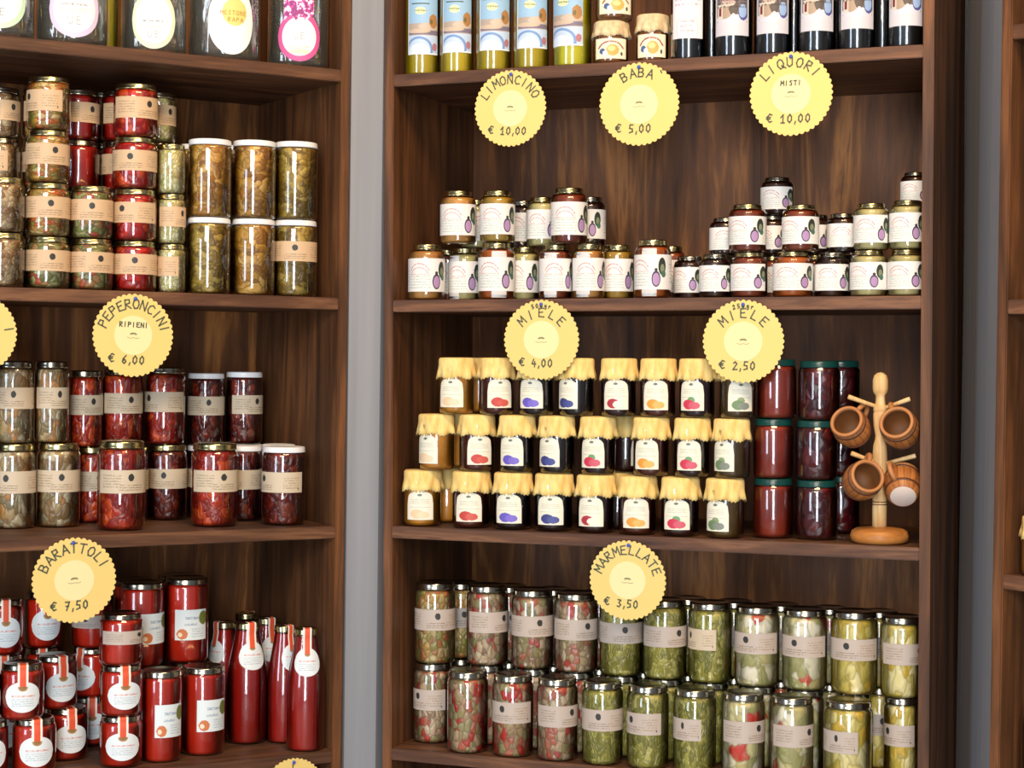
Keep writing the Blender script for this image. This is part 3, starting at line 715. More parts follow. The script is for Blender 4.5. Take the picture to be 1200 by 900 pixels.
column('L', 2, .155, 'wide', [(326, 40, 87, -20, 'darktomato', WL, GLb, 'white-lidded jar right behind the rightmost jar, ' + SH2)], G2)
column('L', 2, .065, 'wide', [(332, 51, 91, -45, 'darktomato', WL, GLb, 'rightmost white-lidded dark red pepper jar with beige label, ' + SH2)], G2)

# --- bottom left shelf
G3 = 'tomato jars on the bottom left shelf'; GB = 'tomato passata bottles'; P = 'passata'
GS = 'steel'
for x, v, wd, ht, rot, nm in ((358, .032, 45, 142, 4, 'rightmost front bottle of tomato passata with round white label'), (289, .122, 47, 140, 20, 'front left bottle of tomato passata with round white label'),
        (332, .098, 38, 136, 40, 'passata bottle between and behind the two front bottles'), (262, .20, 42, 130, -50, 'passata bottle beside the tall sauce jars, label hidden'),
        (311, .188, 42, 132, 30, 'second-row passata bottle with orange seal on its cap'), (287, .262, 40, 128, 150, 'rearmost passata bottle, only cap and neck showing')):
    column('L', 3, v, 'bottle', [(x, wd, ht, rot, 'passata_dark', 'gold', 'round', nm + ', ' + SH3)], GB, cat='bottle')
column('L', 3, .078, 'wide', [(238, 50, 102, 28, P, GS, 'sugo', 'tall tomato sauce jar beside the front bottle, lower row, ' + SH3)], G3)
column('L', 3, .060, 'wide', [(189, 47, 106, 26, P, GS, 'sugo', 'tall tomato sauce jar right of the small round-label stack, lower row, ' + SH3)], G3)
for x, x2, nm, rot in ((224, 218, 'right', 15), (172, 166, 'left', 40)):
    column('L', 3, .148, 'wide', [(x, 49, 97, 0, P, GS, 'sugo', 'sauce jar hidden in the second row, under the %s tall upper jar, %s' % (nm, SH3)), (x2, 51, 98, rot, P, GS, 'sugo', 'tall tomato sauce jar with square label, upper row, %s one, %s' % (nm, SH3))], G3)
for x, nm in ((207, 'right'), (156, 'left')):
    column('L', 3, .222, 'wide', [(x, 46, 93, 0, P, GS, 'sugo', 'third-row sauce jar, lower, %s, wholly hidden, %s' % (nm, SH3)), (x, 46, 94, 0, P, GS, 'sugo', 'third-row sauce jar behind the %s tall upper jar, dark lid showing, %s' % (nm, SH3))], G3)
column('L', 3, .055, 'jar', [(142, 50, 59, 5, P, GS, 'round', 'small round-label tomato jar, bottom of the front stack, ' + SH3), (142, 50, 59, 12, P, GS, 'round', 'small round-label tomato jar, middle of the front stack, ' + SH3),
    (142, 50, 60, 45, P, GS, 'pinklabel', 'small tomato jar with beige band label on top of the front stack, ' + SH3)], G3)
column('L', 3, .135, 'jar', [(78, 49, 60, 15, P, GS, 'round', 'small round-label tomato jar, lower of the pair left of front stack, ' + SH3), (66, 48, 62, 20, P, GS, 'round', 'small round-label tomato jar, upper of the pair left of front stack, ' + SH3)], G3)
column('L', 3, .068, 'jar', [(40, 50, 64, 8, P, GS, 'round', 'round-label tomato jar cut by the frame bottom, near the left corner, ' + SH3), (26, 50, 65, 2, P, GS, 'round', 'round-label tomato jar with pink-lit seal above the corner jar, ' + SH3)], G3)
column('L', 3, .075, 'jar', [(-13, 44, 64, 10, P, GS, 'round', 'tomato jar at the left frame edge, bottom, ' + SH3), (-20, 40, 62, 30, P, GS, 'round', 'tomato jar at the left frame edge, second up, ' + SH3)], G3)
for x, nm, rot, vv_ in ((5, 'left', 5, .205), (50, 'right', 15, .228)):
    column('L', 3, vv_, 'jar', [(x, 43, 58, 0, P, GS, 'round', 'hidden tomato jar, back stack %s, bottom, %s' % (nm, SH3)), (x, 43, 58, 0, P, GS, 'round', 'hidden tomato jar, back stack %s, middle, %s' % (nm, SH3)),
        (x, 44, 65, rot, P, GS, 'round', 'round-label tomato jar on the upper back row, %s of the pair, %s' % (nm, SH3))], G3)
for x, lb in ((108, 'pinklabel'),):
    column('L', 3, .215, 'jar', [(x, 46, 56, 0, P, GS, 'round', 'dark tomato jar behind the front stack, bottom, ' + SH3), (x, 46, 57, -40, P, GS, 'round', 'dark tomato jar behind the front stack, second up, ' + SH3), (x, 46, 57, -30, P, GS, lb, 'tomato jar with beige band under the lowest left price tag, ' + SH3)], G3)

# --- honey shelf
GH = 'honey jars'; SHH = 'honey shelf'
def honey(items, tier, w0=0.0):
    for i, (x, v, wd, ht, rot, fl, lb, nm) in enumerate(items):
        column('M', 1, v, 'honey', [(x, wd, ht, rot, fl, 'gold' if fl != 'darkhoney' else 'steel', lb, nm + ', ' + tier + ', ' + SHH)], GH, w0=w0)
H, HT = 'honeylab', 'honeylab_text'
honey([(500, .045, 43, .0868, 10, 'honeytan', H, 'leftmost tan honey jar'), (525, .118, 35, .0828, 0, 'redhoney', H, 'honey jar peeping out behind the leftmost jar'),
 (545, .088, 39, .0828, -45, 'palehoney', HT + '+', 'pale honey jar, second from left'), (582, .045, 43, .0868, 8, 'amber', H + '+', 'amber honey jar, third from left'),
 (614, .092, 37, .0828, 0, 'palehoney', H, 'pale honey jar beside the amber jar'), (651, .050, 38, .0828, -20, 'redhoney', HT + '+', 'red-brown honey jar left above the price tag'),
 (690, .050, 38, .0828, -25, 'honeytan', HT + '+', 'tan honey jar right above the price tag'), (724, .085, 38, .0828, -30, 'olivehoney', HT, 'golden honey jar in the middle of the row'),
 (765, .045, 43, .0868, -12, 'amber', H + '+', 'bright amber honey jar with paper strip, middle right'), (786, .140, 34, .0828, 20, 'redhoney', H, 'honey jar half hidden behind the bright amber jar'),
 (575, .128, 36, .0828, 0, 'palehoney', H, 'honey jar hidden behind the third jar'), (618, .150, 36, .0828, 0, 'palehoney', H, 'honey jar hidden at the back under the pale upper jars'), (694, .118, 36, .0828, 0, 'redhoney', H, 'honey jar hidden behind the tan one')], 'lower row')
honey([(808, .090, 37, .0640, -10, 'darkhoney', H, 'small dark honey jar left of the gap'), (838, .050, 37, .0640, -35, 'darkhoney', HT, 'small dark honey jar left of the second price tag'),
 (878, .045, 43, .0655, -42, 'redhoney', HT, 'small honey jar right above the second price tag'), (929, .045, 46, .0655, 15, 'amber', H, 'small amber honey jar right of the second price tag'),
 (953, .115, 38, .0640, 0, 'redhoney', H, 'small honey jar hidden behind the amber one'), (975, .063, 40, .0640, -30, 'darkhoney', HT, 'small dark-brown honey jar, third from right'),
 (1018, .045, 43, .0655, -5, 'palehoney', H, 'small creamy honey jar, second from right'), (1062, .045, 43, .0655, -40, 'palehoney', HT, 'small creamy honey jar in the right corner'),
 (905, .118, 38, .0640, 0, 'redhoney', H, 'small honey jar deep behind the tag jars'), (998, .125, 38, .0640, 0, 'darkhoney', H, 'small dark honey jar at the back right'), (850, .112, 37, .0640, 0, 'darkhoney', H, 'small dark honey jar at the back, middle'), (1070, .118, 34, .0640, 0, 'palehoney', H, 'small honey jar in the back right corner')], 'lower row')
honey([(537, .055, 42, .0815, 12, 'honeytan', H, 'tan honey jar at the left end'), (583, .048, 41, .0790, 12, 'olivehoney', H, 'golden honey jar, second from left')], 'upper row', .0872)
honey([(558, .118, 36, .0770, 0, 'palehoney', HT, 'pale honey jar half hidden behind the left end'), (612, .148, 36, .0760, 10, 'darkhoney', H, 'dark honey jar standing back in the middle'), (635, .098, 36, .0760, -35, 'palehoney', HT, 'greyish honey jar beside the red-brown one'),
 (667, .050, 43, .0840, 20, 'redhoney', H, 'red-brown honey jar at the right end of the left stack'), (692, .118, 36, .0760, -15, 'darkhoney', H, 'dark honey jar behind the right end of the left stack')], 'upper row', .0832)
honey([(876, .045, 44, .0690, 0, 'redhoney', H, 'small honey jar, front left of the right stack'), (938, .045, 43, .0660, -5, 'redhoney', H, 'small red-brown honey jar, front middle of the right stack'), (1021, .048, 41, .0660, -35, 'palehoney', HT, 'small creamy honey jar, second from the right corner'), (1063, .048, 41, .0690, -40, 'palehoney', HT, 'small creamy honey jar at the right corner')], 'upper row', .0659)
honey([(850, .100, 37, .0560, -20, 'darkhoney', HT, 'small dark honey jar, left end of the right stack'), (905, .118, 38, .0590, 0, 'darkhoney', H, 'small dark honey jar between the two front right jars'), (955, .118, 38, .0590, 10, 'darkhoney', H, 'small dark honey jar behind the front middle jar'),
 (988, .085, 38, .0570, -20, 'darkhoney', HT, 'small brown honey jar left of the creamy pair'), (1070, .118, 34, .0660, 0, 'palehoney', H, 'small honey jar behind the right corner jar')], 'upper row', .0644)
honey([(911, .118, 39, .0560, -40, 'darkhoney', HT, 'single small dark honey jar standing on the second layer')], 'top', .0644 + .0594)
honey([(1073, .118, 35, .0500, -40, 'darkhoney', HT, 'topmost small honey jar half cut by the right cabinet side')], 'top', .0644 + .0664)

# --- jam shelf: three layers of cloth-topped jars
GJ = 'cloth-covered jam jars'; JV = .036; JH = .0862
cols = [('marmalade', 'lab_orange', 'orange marmalade jar', (495, -8), (512, -40), (535, -20)), ('strawjam', 'lab_straw', 'jam jar with red strawberry label', (552, -8), (559, 10), (582, 12)),
 ('plum', 'lab_plum', 'jam jar with violet plum label', (601, -15), (606, -22), (629, -22)), ('plum', 'lab_blue', 'jam jar with dark blue berry label', (649, -12), (653, -35), (676, -40)),
 ('cherry', 'lab_cherry', 'jam jar with small red berries on label', (698, -18), (701, -22), (725, -10)), ('apricot', 'lab_apric', 'jam jar with orange fruit label', (747, -5), (763, -18), (771, -8)),
 ('cherry', 'lab_leaf', 'jam jar with red fruit and green leaf label', (797, -12), (811, -12), (817, -20)), ('fig', 'lab_fig', 'olive-brown fig jam jar with green fruit label', (850, -32), (858, -36), (864, 12))]
for fl, lb, nm, *xs in cols:
    for k, (x, rot) in enumerate(xs):
        if k == 1 and nm.startswith('jam jar with small red'): lb2, nm2 = 'lab_leaf', 'jam jar with leafy red fruit, left of a gap'
        else: lb2, nm2 = lb, nm
        column('M', 2, JV, 'jar', [(x, 44.0 if k == 0 else 41.5, JH, rot, fl, 'cloth', lb2, '%s under yellow cloth, %s layer' % (nm2, ('bottom', 'middle', 'top')[k]))], GJ, 'jam_jar', w0=k * (JH + .0006))
for (x, k, fl, nm) in ((524, 0, 'marmalade', 'left end'), (541, 1, 'marmalade', 'left end'), (562, 2, 'marmalade', 'left end'), (724, 0, 'cherry', 'middle'), (733, 1, 'cherry', 'middle')):
    column('M', 2, .108, 'jar', [(x, 42, JH, 60, fl, 'cloth', 'lab_orange', 'cloth-topped jam jar standing behind at the %s, %s layer' % (nm, ('bottom', 'middle', 'top')[k]))], GJ, 'jam_jar', w0=k * (JH + .0006))
GG = 'green-lidded jam jars'
GL_ = 'green_lid'
for x, nm, fl, hh in (((906, 906, 910), 'left', 'redjam', 70), ((957, 957, 960), 'right', 'sourcherry', 70)):
    column('M', 2, .066, 'jar', [(xx, 47 if nm == 'left' else 49, hh - .7, 0, fl, GL_, None, 'green-lidded jar of %s, %s of the %s stack' % ('smooth red jam' if fl == 'redjam' else 'whole dark cherries', ('bottom', 'middle', 'top')[i], nm)) for i, xx in enumerate(x)], GG, 'jam_jar')
column('M', 2, .175, 'jar', [(xx, 46, 67, 0, 'sourcherry', GL_, None, 'green-lidded dark cherry jar in the second row near the mug tree, %s' % ('bottom', 'middle', 'top')[i]) for i, xx in enumerate((985, 985, 985))], GG, 'jam_jar')

# --- bottom centre shelf: pickles
GP = 'pickled vegetable jars'; SP = 'bottom centre shelf'
fills = [('chickpea', 'pulses'), ('giardin', 'diced vegetables'), ('giardin', 'diced vegetables'), ('giardin', 'diced vegetables'), ('greens', 'green strips'), ('greens', 'green strips'), ('greens', 'green strips'), ('artichoke', 'pale mixed vegetables'), ('artichoke', 'mixed vegetables with red pepper'), ('yellowpep', 'yellow vegetables'), ('yellowpep', 'yellow-green vegetables')]
ups = [(510, 48, 94, -3), (571, 49, 93, 42), (624, 49, 92, 10), (675, 51, 92, 22), (728, 50, 92, 0), (779, 51, 92, 30), (832, 51, 93, -50), (887, 52, 93, -40), (943, 52, 94, -38), (1001, 54, 96, -30), (1057, 50, 94, 42)]
ordn = ['first', 'second', 'third', 'fourth', 'fifth', 'sixth', 'seventh', 'eighth', 'ninth', 'tenth', 'eleventh']
PL = 'pinklabel'
for i, ((x, wd, ht, rot), (fl, nm)) in enumerate(zip(ups, fills)):
    lows = {0: 'jar of pale vegetables, left end, lower row', 10: 'jar of yellow vegetables at the right end, lower row'}
    column('M', 3, .078 if i == 0 else .096, 'tall', [(x - (3 if i == 0 else 0), wd - (3 if i == 0 else 18 if i == 9 else 7), .1235 - .0000105 * (x - 548), -60 if i in (0, 10) else 0, 'giardin' if i == 0 else fl, 'steel', PL if i in (0, 10) else None, (lows.get(i) or 'jar of %s, second row, lower, %s from left' % (nm.replace('with red pepper', 'and pepper'), ordn[i])) + ', ' + SP),
        (x, wd, ht, rot, fl, 'steel', PL if i != 6 else 'greyhalf', 'jar of %s, upper row, %s from left, %s' % (nm, ordn[i], SP))], GP)
fr = [(548, 50, 98, 0, 'giardred', None, 'jar of red-flecked diced vegetables without label'), (601, 50, 97, -42, 'giardred', PL, 'jar of diced red and white vegetables'), (653, 50, 97, 35, 'giardin', PL, 'jar of diced vegetables with dark-red tops'),
 (706, 50, 97, -22, 'greens', PL, 'jar of green strips, leftmost of three'), (759, 51, 97, -62, 'greens', PL, 'jar of green strips, middle of three'), (814, 52, 97, -40, 'greens', 'pinkhalf', 'jar of green strips, rightmost of three'),
 (871, 52, 97, 35, 'artichoke', PL, 'jar of pale pickled vegetables'), (928, 52, 98, 42, 'artichoke', PL, 'jar of pale vegetables with red pepper strips'), (994, 59, 102, -35, 'yellowpep', 'pinkhalf', 'widest jar of yellow-green vegetables')]
for x, wd, ht, rot, fl, lb, nm in fr:
    column('M', 3, .033 if x < 990 else .0375, 'tall', [(x, wd - 2, .1235 - .0000105 * (x - 548), rot, fl, 'steel', lb, nm + ', front row, ' + SP)], GP)
for i, x in enumerate((540, 596, 648, 702, 754, 806, 860, 915, 972, 1030)):
    column('M', 3, .165, 'tall', [(x, 46, .119, 0, fills[i][0], 'steel', PL, 'jar hidden in the third row, lower, %s from left, %s' % (ordn[i], SP)),
        (x, 46, 88, 0, fills[i][0], 'steel', PL, 'jar in the dark third row, upper, %s from left, %s' % (ordn[i], SP))], GP)

# --- top centre shelf: liqueur bottles and pastry jars
PROF['liq'] = dict(glass=[(0, .0), (.86, .0), (.96, .006), (1, .02), (1, .66), (.94, .71), (.66, .76), (.44, .80), (.38, .84), (.38, .965), (.43, .97), (.43, .985)], lid=(.44, .93, 1.0), fill=.84)
def liq_label(shape, key, z0, z1, half, matn):
    g = pr(PROF[shape]['glass']); rf = lambda z: interp(g, z)
    return cached(('lq', key), lambda: mesh_of('label', bm_patch(rf, -half * R0, half * R0, z0 * H0, z1 * H0, 24, 2, .0004), M[matn], True))
def bottle(x, v, wd, rot, fl, key, z0, z1, half, matn, label, group, name, ht=190, lid='gold'):
    column('M', 0, v, 'liq', [(x, wd, ht, rot, fl, lid, None, label)], group, name, 'bottle')
    if matn:
        e = [o for o in C.objects if o.parent is None][-1] if False else LAST[0]
        o = bpy.data.objects.new('label', liq_label('liq', key, z0, z1, half, matn)); C.objects.link(o); o.parent = e
SA = 'top centre shelf'
for i, (x, wd, rot) in enumerate(((495.5, 42, 0), (536, 41, -2), (579, 43, 2), (623, 43, 2), (671, 46, -22))):
    bottle(x, .045, wd, rot, 'limoncino' if i < 4 else 'limonbright', 'lim', .125, .60, .92, 'limlab', '%s yellow lemon liqueur bottle with blue landscape label, %s' % (('leftmost', 'second', 'third', 'fourth', 'bright fifth')[i], SA), 'lemon liqueur bottles', 'liqueur_bottle')
for i, (x, wd, rot, mt, nm) in enumerate(((807, 42, -5, 'plainlab', 'dark liqueur bottle with white text label'), (859, 46, -4, 'liqlab', 'first dark bottle with picture label'), (906, 44, -2, 'liqlab', 'second dark bottle with picture label'),
        (957, 45, 2, 'liqlab', 'third dark bottle with picture label'), (1004, 45, 2, 'liqlab', 'fourth dark bottle with picture label'), (1062, 46, -2, 'liqlab', 'last dark bottle with picture label against the cabinet side'))):
    bottle(x, .045, wd, rot, 'blackliq', 'liq' + mt, .125, .60, .95, mt, nm + ', ' + SA, 'dark liqueur bottles', 'liqueur_bottle', 200)
for x in (834, 930, 983, 1034):
    bottle(x, .125, 42, 0, 'blackliq', 'liqliqlab', .125, .60, .95, 'liqlab' if 0 else None, 'dark second-row bottle seen in the gap left of %s, %s' % ({834: 'the first picture label', 930: 'the third picture label', 983: 'the fourth picture label', 1034: 'the last picture label'}[x], SA), 'dark liqueur bottles', 'liqueur_bottle', 194)
column('M', 0, .040, 'jar', [(716, 41, 51, 0, 'baba', 'cream_cloth', 'babalab', 'cloth-topped jar of sponge cakes, lower of the stack, ' + SA), (720, 43, 53, 5, 'baba', 'cream_cloth', 'babalab', 'cloth-topped jar of sponge cakes, upper of the stack, ' + SA)], 'jars of sponge cakes', 'pastry_jar')
column('M', 0, .052, 'jar', [(764.5, 38, 58, -4, 'baba', 'cream_cloth', 'babalab', 'cloth-topped jar of sponge cakes beside the dark bottles, ' + SA)], 'jars of sponge cakes', 'pastry_jar')

# --- top left shelf: clear round decanters
def decanter(x, v, rr, hh, rot, label, cx, cz, hw, hz, matn, extra=None, name='glass_decanter'):
    wv = LV[0] + .0004; u = u_at('L', x, v, wv + .03)
    P = UM['L'] @ Vector((u, v, wv)); d = UM['L'].inverted().to_3x3() @ (CAMP - P); th = math.atan2(d.x, -d.y) + math.radians(rot)
    e = empty(name, UM['L'] @ Matrix.Translation((u, v, wv)) @ Matrix.Rotation(th, 4, 'Z'), label, 'bottle', 'clear glass decanters on the top left shelf')
    out = [(0, 0), (rr * .90, 0), (rr * .97, .003), (rr, .009), (rr, hh * .62), (rr * .93, hh * .70), (rr * .5, hh * .79), (.016, hh * .85), (.015, hh * .97), (.018, hh)]
    inn = [(.012, hh * .98), (.012, hh * .85), (rr * .46, hh * .785), (rr * .90, hh * .69), (rr - .004, hh * .61), (rr - .004, .016), (rr * .8, .010), (0, .009)]
    obj('glass_body', bm_lathe(out + inn, 40), M['clear'], e, True)
    obj('stopper', bm_lathe([(0, hh * .93), (.010, hh * .93), (.0112, hh), (.019, hh + .004), (.020, hh + .02), (.014, hh + .026), (0, hh + .027)], 24), M['basewood'], e, True)
    rf = lambda z: interp(out, z)
    f = lambda s: math.sqrt(max(0, 1 - ((s - cx) / hw) ** 2))
    lb = obj('label', bm_patch(rf, cx - hw, cx + hw, lambda s: cz - hz * f(s), lambda s: cz + hz * f(s), 36, 8, .0006), M[matn], e, True)
    if extra: extra(e, rf)
    return e
def text_on(rf, cx, cz):
    return lambda x, y: (rf(cz + y) * 0 + (rf(max(cz + y, .01)) + .0011) * math.sin((cx + x) / rf(max(cz + y, .01))), -(rf(max(cz + y, .01)) + .0011) * math.cos((cx + x) / rf(max(cz + y, .01))), cz + y)
def ue(cx, cz, size, txt='UE'):
    def fn(e, rf):
        bm = bmesh.new()
        for i, ch in enumerate(txt): glyph(bm, ch, (i - .5) * size * .95 , 0, size, 0, .0009, text_on(rf, cx, cz), .7)
        obj('lettering', bm, M['ink_grey'], e)
    return fn
M['ink_grey'] = plain('soft_grey_print', (150, 152, 158), 0.6)
decanter(-2, .056, .049, .25, 0, 'clear decanter with green-rimmed round label at the left frame edge', .001, .052, .040, .042, 'dec_green', ue(0, .028, .010))
decanter(84, .056, .050, .25, 0, 'clear decanter with lilac-rimmed round label, second from left', .004, .048, .037, .040, 'dec_lilac', ue(.004, .026, .012))
decanter(180, .056, .047, .25, 0, 'clear decanter with cream-rimmed oval label, third from left', 0, .046, .033, .042, 'dec_cream', ue(0, .020, .010))
def grapa(e, rf):
    bm = bmesh.new(); mp = text_on(rf, .014, .060)
    for i, ch in enumerate('GRAPA'): glyph(bm, ch, (i - 2) * .0062, -.006, .006, 0, .0008, mp, .75)
    for i, ch in enumerate('MESTONE'[:7]): glyph(bm, ch, (i - 3) * .0058, .004, .006, 0, .0008, mp, .75)
    obj('lettering', bm, plain('ochre_print', (176, 140, 60), .6), e)
decanter(262, .056, .053, .25, 0, 'clear decanter with white oval label and yellow seal, fourth from left', .012, .056, .036, .050, 'dec_white', grapa)
def pink(e, rf):
    ue(0.002, .040, .010)(e, rf)
    obj('pink_ribbon', bm_patch(rf, -.022, .024, lambda s: .072 + .004 * math.sin(s * 400), lambda s: .110 + .3 * abs(s), 20, 4, .0012), M['pinkpaper'], e, True)
decanter(349, .052, .046, .25, 0, 'clear decanter with pink-rimmed round label and pink ribbon, rightmost', .002, .044, .034, .037, 'dec_pink', pink)
# narrow yellow bottle in the gap between two decanters
e0 = LAST
column('L', 0, .135, 'liq', [(126, 24, 170, 0, 'limonbright', 'gold', None, 'slim yellow liqueur bottle seen through the gap between two decanters')], 'clear glass decanters on the top left shelf', 'liqueur_bottle', 'bottle')

# --- right-hand cabinet: the slivers the photo shows
column('R', 2, .031, 'jar', [(1224, 52, 70, 0, 'marmalade', 'cloth', 'lab_orange', 'yellow cloth-topped jar cut by the right frame edge')], 'jars in the right-hand cabinet', 'jam_jar')
column('R', 3, .033, 'liq', [(1226, 60, 215, 0, 'blackliq', 'gold', None, 'dark bottle cut by the right frame edge, bottom')], 'jars in the right-hand cabinet', 'liqueur_bottle', 'bottle')

# ------------------------------------------------------------------ price tags
def price_tag(U, lv, px, py, rpx, arc, sub, price, label, tilt=0, top=None, v=-.0032, ink='ink', nsc=44, arc_size=.22):
    mm = UM[U]; z = project(mm @ Vector((u_at(U, px, v, 0), v, LV[lv])))[2]; R = rpx * z / F_PX
    lo, hi = LV[lv] - .25, LV[lv] + .2
    for _ in range(40):
        md = (lo + hi) / 2
        if project(mm @ Vector((u_at(U, px, v, md), v, md)))[1] > py: lo = md
        else: hi = md
    cz = lo; u = u_at(U, px, v, cz)
    e = empty('price_tag', mm @ Matrix.Translation((u, v, cz)) @ Matrix.Rotation(math.radians(tilt), 4, 'Y'), label, 'price tag', 'round yellow price tags')
    bm = bmesh.new(); N = nsc * 6
    A, B = [], []
    for i in range(N):
        a = 2 * PI * i / N; r = R * (1.0 - .028 * (1 - abs(math.cos(a * nsc / 2))) * 1.6)
        A.append(bm.verts.new((r * math.cos(a), -.0006, r * math.sin(a)))); B.append(bm.verts.new((r * math.cos(a), .0006, r * math.sin(a))))
    bm.faces.new(A[::-1]); bm.faces.new(B)
    for i in range(N): bm.faces.new((A[i], A[(i + 1) % N], B[(i + 1) % N], B[i]))
    bmesh.ops.recalc_face_normals(bm, faces=bm.faces)
    obj('card', bm, M['tag'], e)
    bm = bmesh.new(); V = [bm.verts.new((R * .47 * math.cos(2 * PI * i / 40), -.0009, R * .47 * math.sin(2 * PI * i / 40))) for i in range(40)]
    bm.faces.new(V); obj('printed_centre', bm, M['tag_mid'], e)
    mp = lambda x, y: (x, -.0012, y)
    bm = bmesh.new()                                    # the small printed emblem: a dark cap over a line of script
    ribbon(bm, [(-R * .07, R * .03), (-R * .03, R * .045), (R * .03, R * .045), (R * .07, R * .03)], R * .04, mp)
    ribbon(bm, [(-R * .15, -R * .05), (-R * .08, -R * .07), (0, -R * .055), (R * .08, -R * .07), (R * .15, -R * .05)], R * .012, mp)
    obj('printed_emblem', bm, M['ink_blue'], e)
    bm = bmesh.new(); wd = R * .034
    txt, a0, a1 = arc
    n = len(txt)
    for i, ch in enumerate(txt):
        a = math.radians(a0 + (a1 - a0) * (i / max(n - 1, 1))); rr = R * .70 if not top else R * .62
        glyph(bm, ch, rr * math.sin(a), rr * math.cos(a) - R * arc_size * .25, R * arc_size, -a, wd, mp)
    obj('title_lettering', bm, M[ink], e)
    if sub:
        bm = bmesh.new()
        for i, ch in enumerate(sub): glyph(bm, ch, (i - (len(sub) - 1) / 2) * R * .105, R * .20, R * .11, 0, wd * .8, mp)
        obj('subtitle_lettering', bm, M[ink], e)
    if top:
        bm = bmesh.new()
        for i, ch in enumerate(top):
            a = math.radians((i - (len(top) - 1) / 2) * 7.5); glyph(bm, ch, R * .83 * math.sin(a), R * .80 * math.cos(a), R * .10, -a, wd * .8, mp)
        obj('weight_lettering', bm, M[ink], e)
    x0 = -.52; bm = bmesh.new()
    for i, ch in enumerate(price):
        if ch == ' ': x0 += .10; continue
        glyph(bm, ch, R * x0, -R * .70 + (R * .02 if i else R * .05), R * .19, -.05, wd, mp)
        x0 += .09 if ch == ',' else .17
        if i == 0: x0 += .06
    if price: obj('price_lettering', bm, M[ink], e)
    else: bm.free()
    p = bm_lathe([(0, .0035), (.0022, .0033), (.0028, .0018), (.0024, .0004), (.0012, 0), (.0008, -.0026), (0, -.0028)], 16, mat=Matrix.Translation((0, -.0012, R * .88)) @ Matrix.Rotation(PI / 2, 4, 'X'))
    obj('push_pin', p, M['pin'], e, True)
    return e
price_tag('M', 0, 598, 127, 45, ('LIMONCINO', -62, 58), None, '$ 10,00', 'round yellow price tag reading LIMONCINO 10,00 under the top centre shelf', 2)
price_tag('M', 0, 749, 122, 49, ('BABA`', -28, 36), None, '$ 5,00', 'round yellow price tag reading BABA 5,00 below the pastry jars', 0, arc_size=.21)
price_tag('M', 0, 927, 110, 49.5, ('LIQUORI', -52, 48), 'MISTI', '$ 10,00', 'round yellow price tag reading LIQUORI 10,00 below the dark bottles', 0)
price_tag('M', 1, 634.5, 398, 47, ('MIELE', -46, 46), None, '$ 4,00', 'round yellow price tag reading MIELE 4,00 on the honey shelf edge', 0, '500gr')
price_tag('M', 1, 871, 400, 49, ('MIELE', -44, 44), None, '$ 2,50', 'round yellow price tag reading MIELE 2,50 on the honey shelf edge', 0, '250gr')
price_tag('M', 2, 735.5, 680, 47, ('MARMELLATE', -70, 66), None, '$ 3,50', 'round yellow price tag reading MARMELLATE 3,50 on the jam shelf edge', 2)
price_tag('L', 1, 156, 393, 49, ('PEPERONCINI', -68, 72), 'RIPIENI', '$ 6,00', 'round yellow price tag reading PEPERONCINI RIPIENI 6,00', 2)
price_tag('L', 1, -27, 391, 47, ('I', 78, 78), None, '', 'yellow price tag cut by the left frame edge', 0)
price_tag('L', 2, 87, 680, 50.5, ('BARATTOLI', -60, 62), None, '$ 7,50', 'round yellow price tag reading BARATTOLI 7,50', -3)
price_tag('L', 3, 343, 928, 40, ('I', 0, 0), None, '', 'top of a yellow price tag at the bottom frame edge', 0)

# ------------------------------------------------------------------ mug tree with barrel cups
v = .046; wv = LV[2] + .0004; u = u_at('M', 1031, v, wv + .1)
z = project(UM['M'] @ Vector((u, v, wv + .1)))[2]; s = z / F_PX                # metres per pixel of the photo at that distance
BASE = UM['M'] @ Matrix.Translation((u, v, wv))
# turn so local X runs across the line of sight and -Y looks back along it
dd = BASE.inverted().to_3x3() @ (CAMP - BASE.translation); th = math.atan2(dd.x, -dd.y)
TM = BASE @ Matrix.Rotation(th, 4, 'Z')
e = empty('mug_tree', TM, 'turned wooden mug tree with round base at the right end of the jam shelf', 'mug tree')
obj('base', bm_lathe([(0, 0), (29 * s, 0), (33 * s, 3 * s), (34 * s, 8 * s), (32 * s, 14 * s), (27 * s, 17 * s), (14 * s, 18.5 * s), (0, 19 * s)], 48), M['basewood'], e, True)
post = [(0, 17), (8.6, 17), (8.6, 44), (8.1, 45), (8.6, 46), (8.6, 48), (8.1, 49), (8.6, 50), (8.8, 84), (8.9, 100), (8.0, 116), (6.0, 124), (5.6, 128), (7.8, 140), (8.4, 150), (8.2, 155), (7.4, 156.5), (8.4, 158), (8, 162), (6.0, 166), (5.4, 172), (5.6, 176), (8.4, 180), (9.2, 184), (9.2, 194), (7.6, 200), (4, 203), (0, 204)]
obj('post', bm_lathe([(r * s * .98, zz * s * .98) for r, zz in post], 32), M['lightwood'], e, True)
for i, zz in enumerate((45.5 * .98, 48.5 * .98)):
    obj('painted_ring', bm_lathe([(8.5 * s, zz * s), (8.9 * s, zz * s + .0002), (8.9 * s, zz * s + .0010), (8.5 * s, zz * s + .0012)], 32), M['hoop'], e, True)
pegs = [((0, 0, 158), (-37, -8, 171)), ((0, 0, 156), (34, -10, 169)), ((0, 0, 92), (-33, -10, 105)), ((0, 0, 91), (41, -8, 103))]
for a, b in pegs:
    A_, B_ = Vector(a) * s, Vector(b) * s
    obj('peg', bm_tube([A_, A_.lerp(B_, .5), B_.lerp(A_, .03), B_], [2.3 * s, 2.4 * s, 2.9 * s, 2.4 * s], 12), M['lightwood'], e, True)
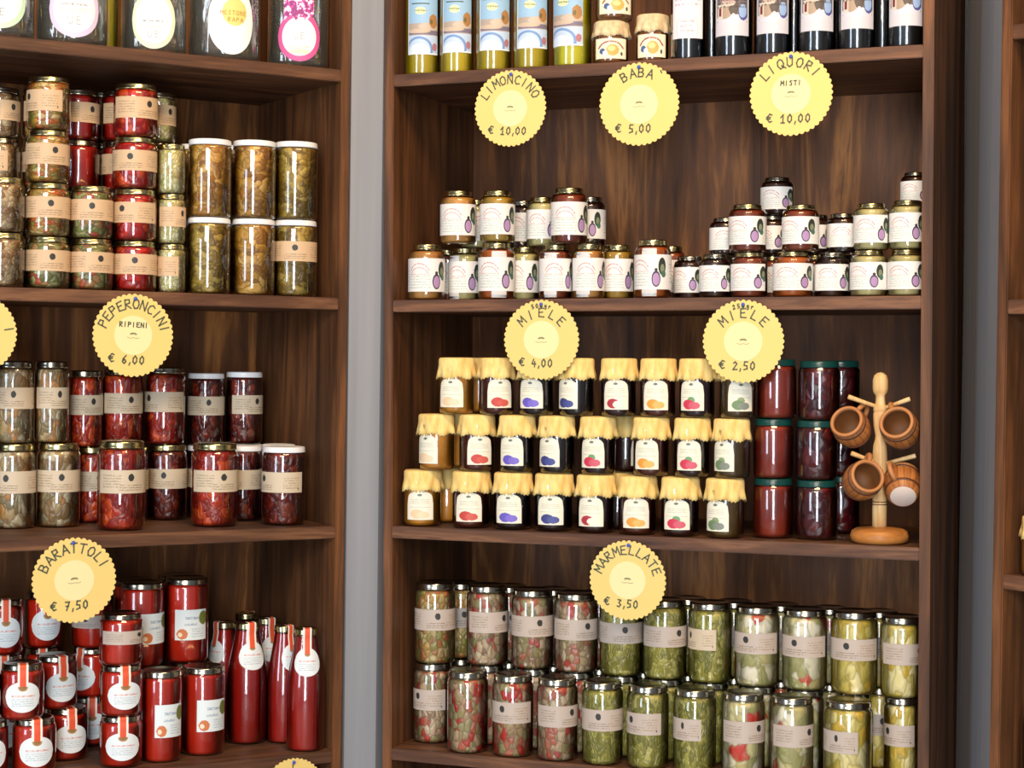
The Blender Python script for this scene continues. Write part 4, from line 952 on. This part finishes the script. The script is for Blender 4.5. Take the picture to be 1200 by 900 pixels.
def cup(cx, cy, cz, axis, hang, size, label, slide=0):
    """axis: direction the mouth faces, in the tree's own frame; hang: rough direction of the handle"""
    ax = Vector(axis).normalized(); hy = Vector(hang); hy = (hy - ax * hy.dot(ax)).normalized(); hx = hy.cross(ax)
    rot = Matrix((hx, hy, ax)).transposed().to_4x4()
    q = empty('barrel_cup', TM @ Matrix.Translation(Vector((cx, cy, cz)) * s - ax * (slide * size * s)) @ rot, label, 'wooden cup', 'small barrel cups on the mug tree')
    k = size * s; L = 2.05
    out = [(0, 0), (.76, 0), (.80, .04), (.96, .3), (1.10, .8), (1.12, 1.05), (1.09, 1.4), (.97, 1.8), (.95, 1.84)]
    inn = [(.80, 1.86), (.86, 1.5), (.90, 1.1), (.84, .6), (.70, .14), (0, .12)]
    obj('barrel', bm_lathe([(r * k, zz * k) for r, zz in out + [(.93, 1.86)]], 40), M['barrel'], q, True)
    obj('inside', bm_lathe([(r * k, zz * k) for r, zz in inn], 40), M['barrel_in'], q, True)
    obj('rim', bm_lathe([(r * k, zz * k) for r, zz in [(.80, 1.80), (.80, 1.96), (.84, 2.02), (.95, 2.02), (1.0, 1.96), (1.0, 1.84), (.94, 1.78)]], 40), M['barrel_rim'], q, True)
    obj('bottom', bm_lathe([(r * k, zz * k) for r, zz in [(0, -.02), (.72, -.02), (.75, .01)]], 32), M['barrel_base'], q, True)
    for zz in (.42, 1.62):
        r0 = .98 if zz < 1 else 1.01
        obj('hoop', bm_lathe([(r0 * k, (zz - .07) * k), ((r0 + .06) * k, (zz - .06) * k), ((r0 + .06) * k, (zz + .06) * k), (r0 * k, (zz + .07) * k)], 40), M['hoop'], q, True)
    pts = [(0, (1.0 + .66 * math.sin(a)) * k, (1.02 + .52 * math.cos(a)) * k) for a in [PI * j / 10 for j in range(11)]]
    obj('handle', bm_tube([(0, .94 * k, 1.6 * k)] + pts[1:-1] + [(0, .94 * k, .44 * k)], .15 * k, 10), M['barrel_rim'], q, True)
cup(-39, -16, 143, (-.30, -.82, .45), (.45, .1, .85), 19.8, 'barrel cup hanging upper left, open mouth to the viewer', 2.02)
cup(18, -37, 143, (-.24, -.86, .42), (-.3, .55, .8), 20.0, 'barrel cup hanging upper right, open mouth to the viewer', 2.02)
cup(-13, -45, 81, (.33, -.85, .35), (.15, .55, .8), 20, 'barrel cup hanging lower left, mouth turned right', 2.02)
cup(26.5, -33, 57, (-.02, .78, .55), (-.40, -.1, .85), 19.8, 'barrel cup hanging lower right, showing its pale round bottom')
